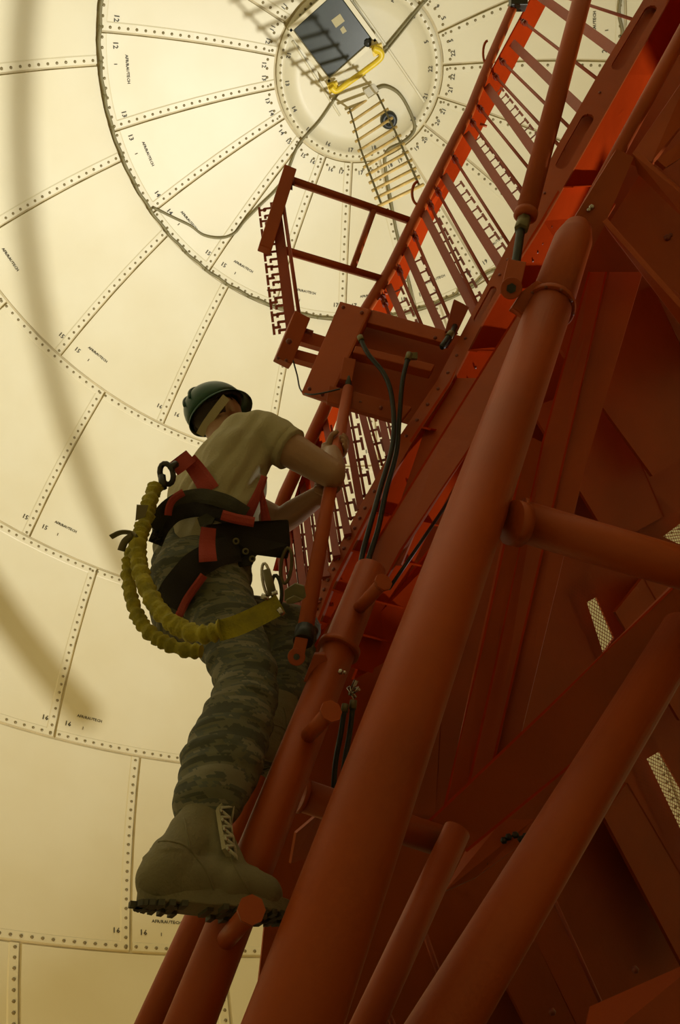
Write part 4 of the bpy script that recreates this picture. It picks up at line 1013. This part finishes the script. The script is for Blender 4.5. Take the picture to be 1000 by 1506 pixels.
# ---------------- harness
# find depth of the shirt or trousers surface in front of a pixel
from mathutils.bvhtree import BVHTree
bpy.context.view_layer.update()
dg = bpy.context.evaluated_depsgraph_get()
trees = []
for o in person.children:
    if o.type == 'MESH' and o.name.split('.')[0] in ('body', 't_shirt', 'trousers'):
        bm = bmesh.new(); bm.from_mesh(o.data); bm.transform(Matrix.Translation(person.location)); trees.append(BVHTree.FromBMesh(bm)); bm.free()
def S(x, y, off=0.006, dflt=None):
    d = ray(x, y).normalized(); best = None
    for t_ in trees:
        h_ = t_.ray_cast(CC, d)
        if h_[0] is not None and (best is None or h_[3] < best): best = h_[3]
    if best is None: best = (dflt if dflt is not None else 2.3) ; return CC + ray(x, y) * best
    return CC + d * (best - off)
def Z(x, y, dflt=2.2):
    p = S(x, y, 0, dflt); return (p - CC).dot(CF)
def wrap(name, pts, wpx, matl, dflt, off=0.008, th=0.004, parent=person, clampz=0.10):
    """a strap laid on the body: both edges are dropped onto the clothing below them"""
    fine = []
    for i in range(len(pts) - 1):
        (x0, y0), (x1, y1) = pts[i][:2], pts[i + 1][:2]; n = max(2, int(math.hypot(x1 - x0, y1 - y0) / 5))
        fine += [(x0 + (x1 - x0) * k / n, y0 + (y1 - y0) * k / n) for k in range(n)]
    fine.append(pts[-1][:2])
    for _ in range(4): fine = [fine[0]] + [((fine[k - 1][0] + 2 * fine[k][0] + fine[k + 1][0]) / 4, (fine[k - 1][1] + 2 * fine[k][1] + fine[k + 1][1]) / 4) for k in range(1, len(fine) - 1)] + [fine[-1]]
    wl = wpx if isinstance(wpx, (list, tuple)) else (wpx, wpx); cols = [[], [], [], [], []]
    for k, (x, y) in enumerate(fine):
        x0, y0 = fine[max(k - 1, 0)]; x1, y1 = fine[min(k + 1, len(fine) - 1)]; L_ = math.hypot(x1 - x0, y1 - y0) or 1
        nx, ny = -(y1 - y0) / L_, (x1 - x0) / L_; w_ = wl[0] + (wl[-1] - wl[0]) * k / max(1, len(fine) - 1)
        for c in range(5):
            q = (c / 4 - .5) * w_; z = Z(x + nx * q, y + ny * q, dflt); z = max(dflt - clampz, min(dflt + clampz, z)); cols[c].append([x + nx * q, y + ny * q, z])
    for _ in range(6):
        for c in cols:
            zs = [q[2] for q in c]
            for k in range(len(c)): c[k][2] = (zs[max(k - 1, 0)] + 2 * zs[k] + zs[min(k + 1, len(c) - 1)]) / 4
        for k in range(len(cols[0])):
            zs = [c[k][2] for c in cols]
            for c in range(5): cols[c][k][2] = (zs[max(c - 1, 0)] + 2 * zs[c] + zs[min(c + 1, 4)]) / 4
    m = MB(); n = len(fine); vs = []
    for k in range(n):
        row = [P(q[0], q[1], q[2] - off - (0.004 if 0 < ci < 4 else 0)) for ci, q in enumerate([c[k] for c in cols])]
        vs += row + [p + (p - CC).normalized() * th for p in reversed(row)]
    fs = []
    for k in range(n - 1):
        for c in range(10): fs.append((k * 10 + c, k * 10 + (c + 1) % 10, (k + 1) * 10 + (c + 1) % 10, (k + 1) * 10 + c))
    fs += [tuple(reversed(range(10))), tuple((n - 1) * 10 + c for c in range(10))]
    m.add(vs, fs, False); return m.build(name, matl, parent)
0 and print('Z', [(q, round(Z(*q), 2)) for q in ((290, 690), (262, 740), (310, 730), (350, 750), (250, 800), (300, 800), (260, 860), (320, 850), (375, 740), (390, 700), (385, 850))])
wrap('seat_sling', [(352, 806), (320, 812), (285, 832), (256, 868), (246, 892)], (40, 44), BLKWEB, 2.12, 0.020, 0.012, clampz=0.16)
wrap('sling_edge', [(300, 846), (275, 880), (262, 908)], 12, REDWEB, 2.05, 0.030, clampz=0.16)
wrap('waist_belt', [(228, 800), (238, 775), (258, 755), (290, 748), (325, 756), (365, 778)], 22, BLKWEB, 2.2, 0.016, 0.010, clampz=0.14)
wrap('back_pad', [(226, 778), (240, 750), (262, 734), (298, 728), (335, 738), (362, 756)], 22, GRNWEB, 2.22, 0.030, 0.016, clampz=0.14)
wrap('back_strap', [(277, 676), (290, 692), (303, 712), (309, 722)], (24, 30), REDWEB, 2.3, 0.014)
wrap('shoulder_strap', [(255, 690), (268, 680), (280, 671)], 22, REDWEB, 2.33, 0.014)
wrap('side_strap', [(270, 724), (254, 732), (247, 745), (247, 758)], 11, REDWEB, 2.2, 0.045)
wrap('chest_strap', [(389, 700), (383, 718), (372, 742), (362, 762)], (10, 17), REDWEB, 2.25, 0.012)
wrap('chest_strap', [(384, 722), (388, 745), (392, 772)], (7, 16), REDWEB, 2.25, 0.004)
wrap('hip_strap', [(326, 757), (346, 763), (374, 768)], 15, REDWEB, 2.15, 0.036)
wrap('thigh_strap', [(307, 776), (304, 800), (306, 826)], (22, 27), REDWEB, 2.1, 0.052)
m = MB(); bc = S(246, 764, .045, 2.2); m.ring(bc, camdir(bc) + CU * .4, 0.020, 0.0022, 20, 6, 1.5); m.build('silver_ring', STEEL, person)
m = MB(); m.poly([S(290, 762, .05), S(304, 755, .05), S(316, 762, .05), S(308, 776, .05), S(294, 774, .05)], .008); m.build('strap_keeper', GRNWEB, person)
m = MB(); zz = Z(345, 800) - 0.05; zz2 = zz + 0.10
m.poly([P(300, 772, zz), P(345, 768, zz), P(425, 764, zz2), P(428, 800, zz2), P(424, 822, zz2), P(378, 816, zz + .03), P(372, 832, zz + .01), P(335, 836, zz), P(302, 836, zz)], 0.06)
m.build('tool_pouch', BLKWEB, person, bevel=.008)
for (x, y) in ((347, 796), (361, 811), (371, 822)):
    m = MB(); c = P(x, y, zz - .004 + (x - 345) * .0006); m.ring(c, camdir(c), 0.0075, 0.0028, 16, 6); m.build('eyelet', KHAKI, person)
m = MB(); c = P(422, 832, zz2 - .02); rp = []
for k in range(21):
    a = 2 * math.pi * k / 20; rp.append(P(421 + 8 * math.cos(a) - 2 * math.sin(a), 832 + 26 * math.sin(a) - 2 * math.cos(a), zz2 - .02))
m.tube(rp, 0.0055, 8, caps=False); m.build('oval_ring', KHAKI, person)
# ---------------- lanyard, hooks
def bunchy(name, pts, r, label, parent):
    pp = smoothpath(pts, 12); m = MB(); rs = []
    ln = 0
    for i, p in enumerate(pp):
        if i: ln += (p - pp[i - 1]).length
        rs.append(r * (1 + 0.17 * math.sin(ln * 230 + 1.6 * math.sin(ln * 61)) + 0.10 * noise.noise(Vector((ln * 40, 0, 0)))))
    # displaced cross-sections for gathered cloth
    m.tube(pp, rs, 22); 
    for i in range(len(m.v)):
        q = m.v[i]; c = pp[min(i // 22, len(pp) - 1)]; n = (q - c)
        m.v[i] = c + n * (1 + 0.16 * noise.noise(q * 70) + 0.12 * noise.noise(q * 150))
    return m.build(name, YELWEB, parent, label=label)
lan = thing('lanyard', 'yellow bunched shock lanyard looping from the harness back to the hip hook', 'lanyard', P(262, 935, 1.80))
bunchy('gathered_sleeve', [P(228, 716, 2.20), P(219, 742, 2.13), P(213, 768, 2.08), P(204, 796, 2.02), P(204, 826, 1.96), P(214, 862, 1.88), P(234, 897, 1.80), P(262, 922, 1.74), P(296, 933, 1.70), P(326, 926, 1.69)], 0.0195, None, lan)
bunchy('gathered_sleeve', [P(203, 785, 2.10), P(191, 820, 2.05), P(189, 852, 2.00), P(197, 892, 1.93), P(214, 924, 1.87), P(240, 944, 1.83), P(268, 955, 1.81), P(296, 958, 1.80)], 0.0165, None, lan)
webbing('flat_webbing', [P(320, 928, 1.69), P(345, 921, 1.68), P(375, 908, 1.68), P(413, 888, 1.70)], 0.046, YELWEB, lan, th=.006)
m = MB(); m.strip([P(201, 742, 2.06), P(199, 766, 2.06)], [P(218, 743, 2.06), P(213, 760, 2.06)], .003); m.build('label_tag', KHAKI, lan)
m = MB(); m.tube(smoothpath([P(163, 790, 2.02), P(178, 783, 2.02), P(194, 784, 2.02), P(202, 790, 2.0)], 5), 0.009, 8, flat=.35); m.build('strap_end', KHAKI, lan)
m = MB(); m.tube(smoothpath([P(178, 810, 2.02), P(184, 796, 2.02), P(196, 787, 2.02)], 5), 0.010, 8, flat=.35); m.build('strap_end', KHAKI, lan)
hk = thing('snap_hook', 'dark snap hook joining the yellow lanyard to the red back strap', 'hook', P(243, 700, 2.22))
m = MB(); rp = [P(245 + 9 * math.cos(a) + 4 * math.sin(a), 697 + 15 * math.sin(a) - 3 * math.cos(a), 2.24) for a in [2 * math.pi * k / 16 for k in range(17)]]
m.tube(rp, 0.0085, 8, caps=False); m.build('hook_body', DSTEEL, hk)
m = MB(); m.tube([P(238, 700, 2.22), P(240, 718, 2.2)], 0.012, 8); m.tube([P(250, 688, 2.22), P(259, 682, 2.24)], 0.011, 8); m.build('swivel', DSTEEL, hk, 'stuff')
m = MB(); m.tube([P(236, 712, 2.2), P(233, 722, 2.2)], 0.010, 8); m.build('gate', KHAKI, hk)
webbing('loop_strap', [P(256, 690, 2.25), P(266, 683, 2.27), P(281, 670, 2.32)], 0.042, REDWEB, hk)
hk = thing('snap_hook', 'bright steel hooks clipped at the hip above the yellow strap end', 'hook', P(400, 870, 1.72))
def loop(cx, cy, rx, ry, z, r, tilt, nm, mt):
    m = MB(); rp = []
    for k in range(19):
        a = 2 * math.pi * k / 18; x = rx * math.cos(a); y = ry * math.sin(a); rp.append(P(cx + x * math.cos(tilt) - y * math.sin(tilt), cy + x * math.sin(tilt) + y * math.cos(tilt), z))
    m.tube(rp, r, 8, caps=False); m.build(nm, mt, hk)
loop(392, 852, 6, 24, 1.74, 0.0035, -.15, 'hook_body', STEEL); loop(407, 868, 7, 22, 1.72, 0.0045, -.1, 'hook_body', DSTEEL)
m = MB(); m.tube([P(391, 838, 1.70), P(401, 874, 1.69)], 0.010, 10); m.build('gate', KHAKI, hk)
m = MB(); m.tube([P(384, 876, 1.69), P(395, 880, 1.69)], 0.006, 8); m.tube([P(400, 873, 1.68), P(408, 871, 1.68)], 0.005, 8); m.tube([P(409, 895, 1.68), P(417, 904, 1.68)], 0.006, 8); m.build('rivet_pin', STEEL, hk, 'stuff')
tl = thing('hip_clamp', 'khaki flat-jawed clamp hanging at the hip in front of the grip pole', 'tool', P(435, 885, 1.85))
m = MB(); m.poly([P(418, 868, 1.84), P(434, 858, 1.84), P(447, 862, 1.84), P(450, 878, 1.84), P(440, 886, 1.84), P(418, 884, 1.84)], .02); m.build('jaw', KHAKI, tl, bevel=.002)
m = MB(); m.poly([P(420, 883, 1.82), P(432, 876, 1.82), P(446, 882, 1.82), P(432, 888, 1.82), P(421, 888, 1.82)], .02); m.build('jaw', KHAKI, tl, bevel=.002)
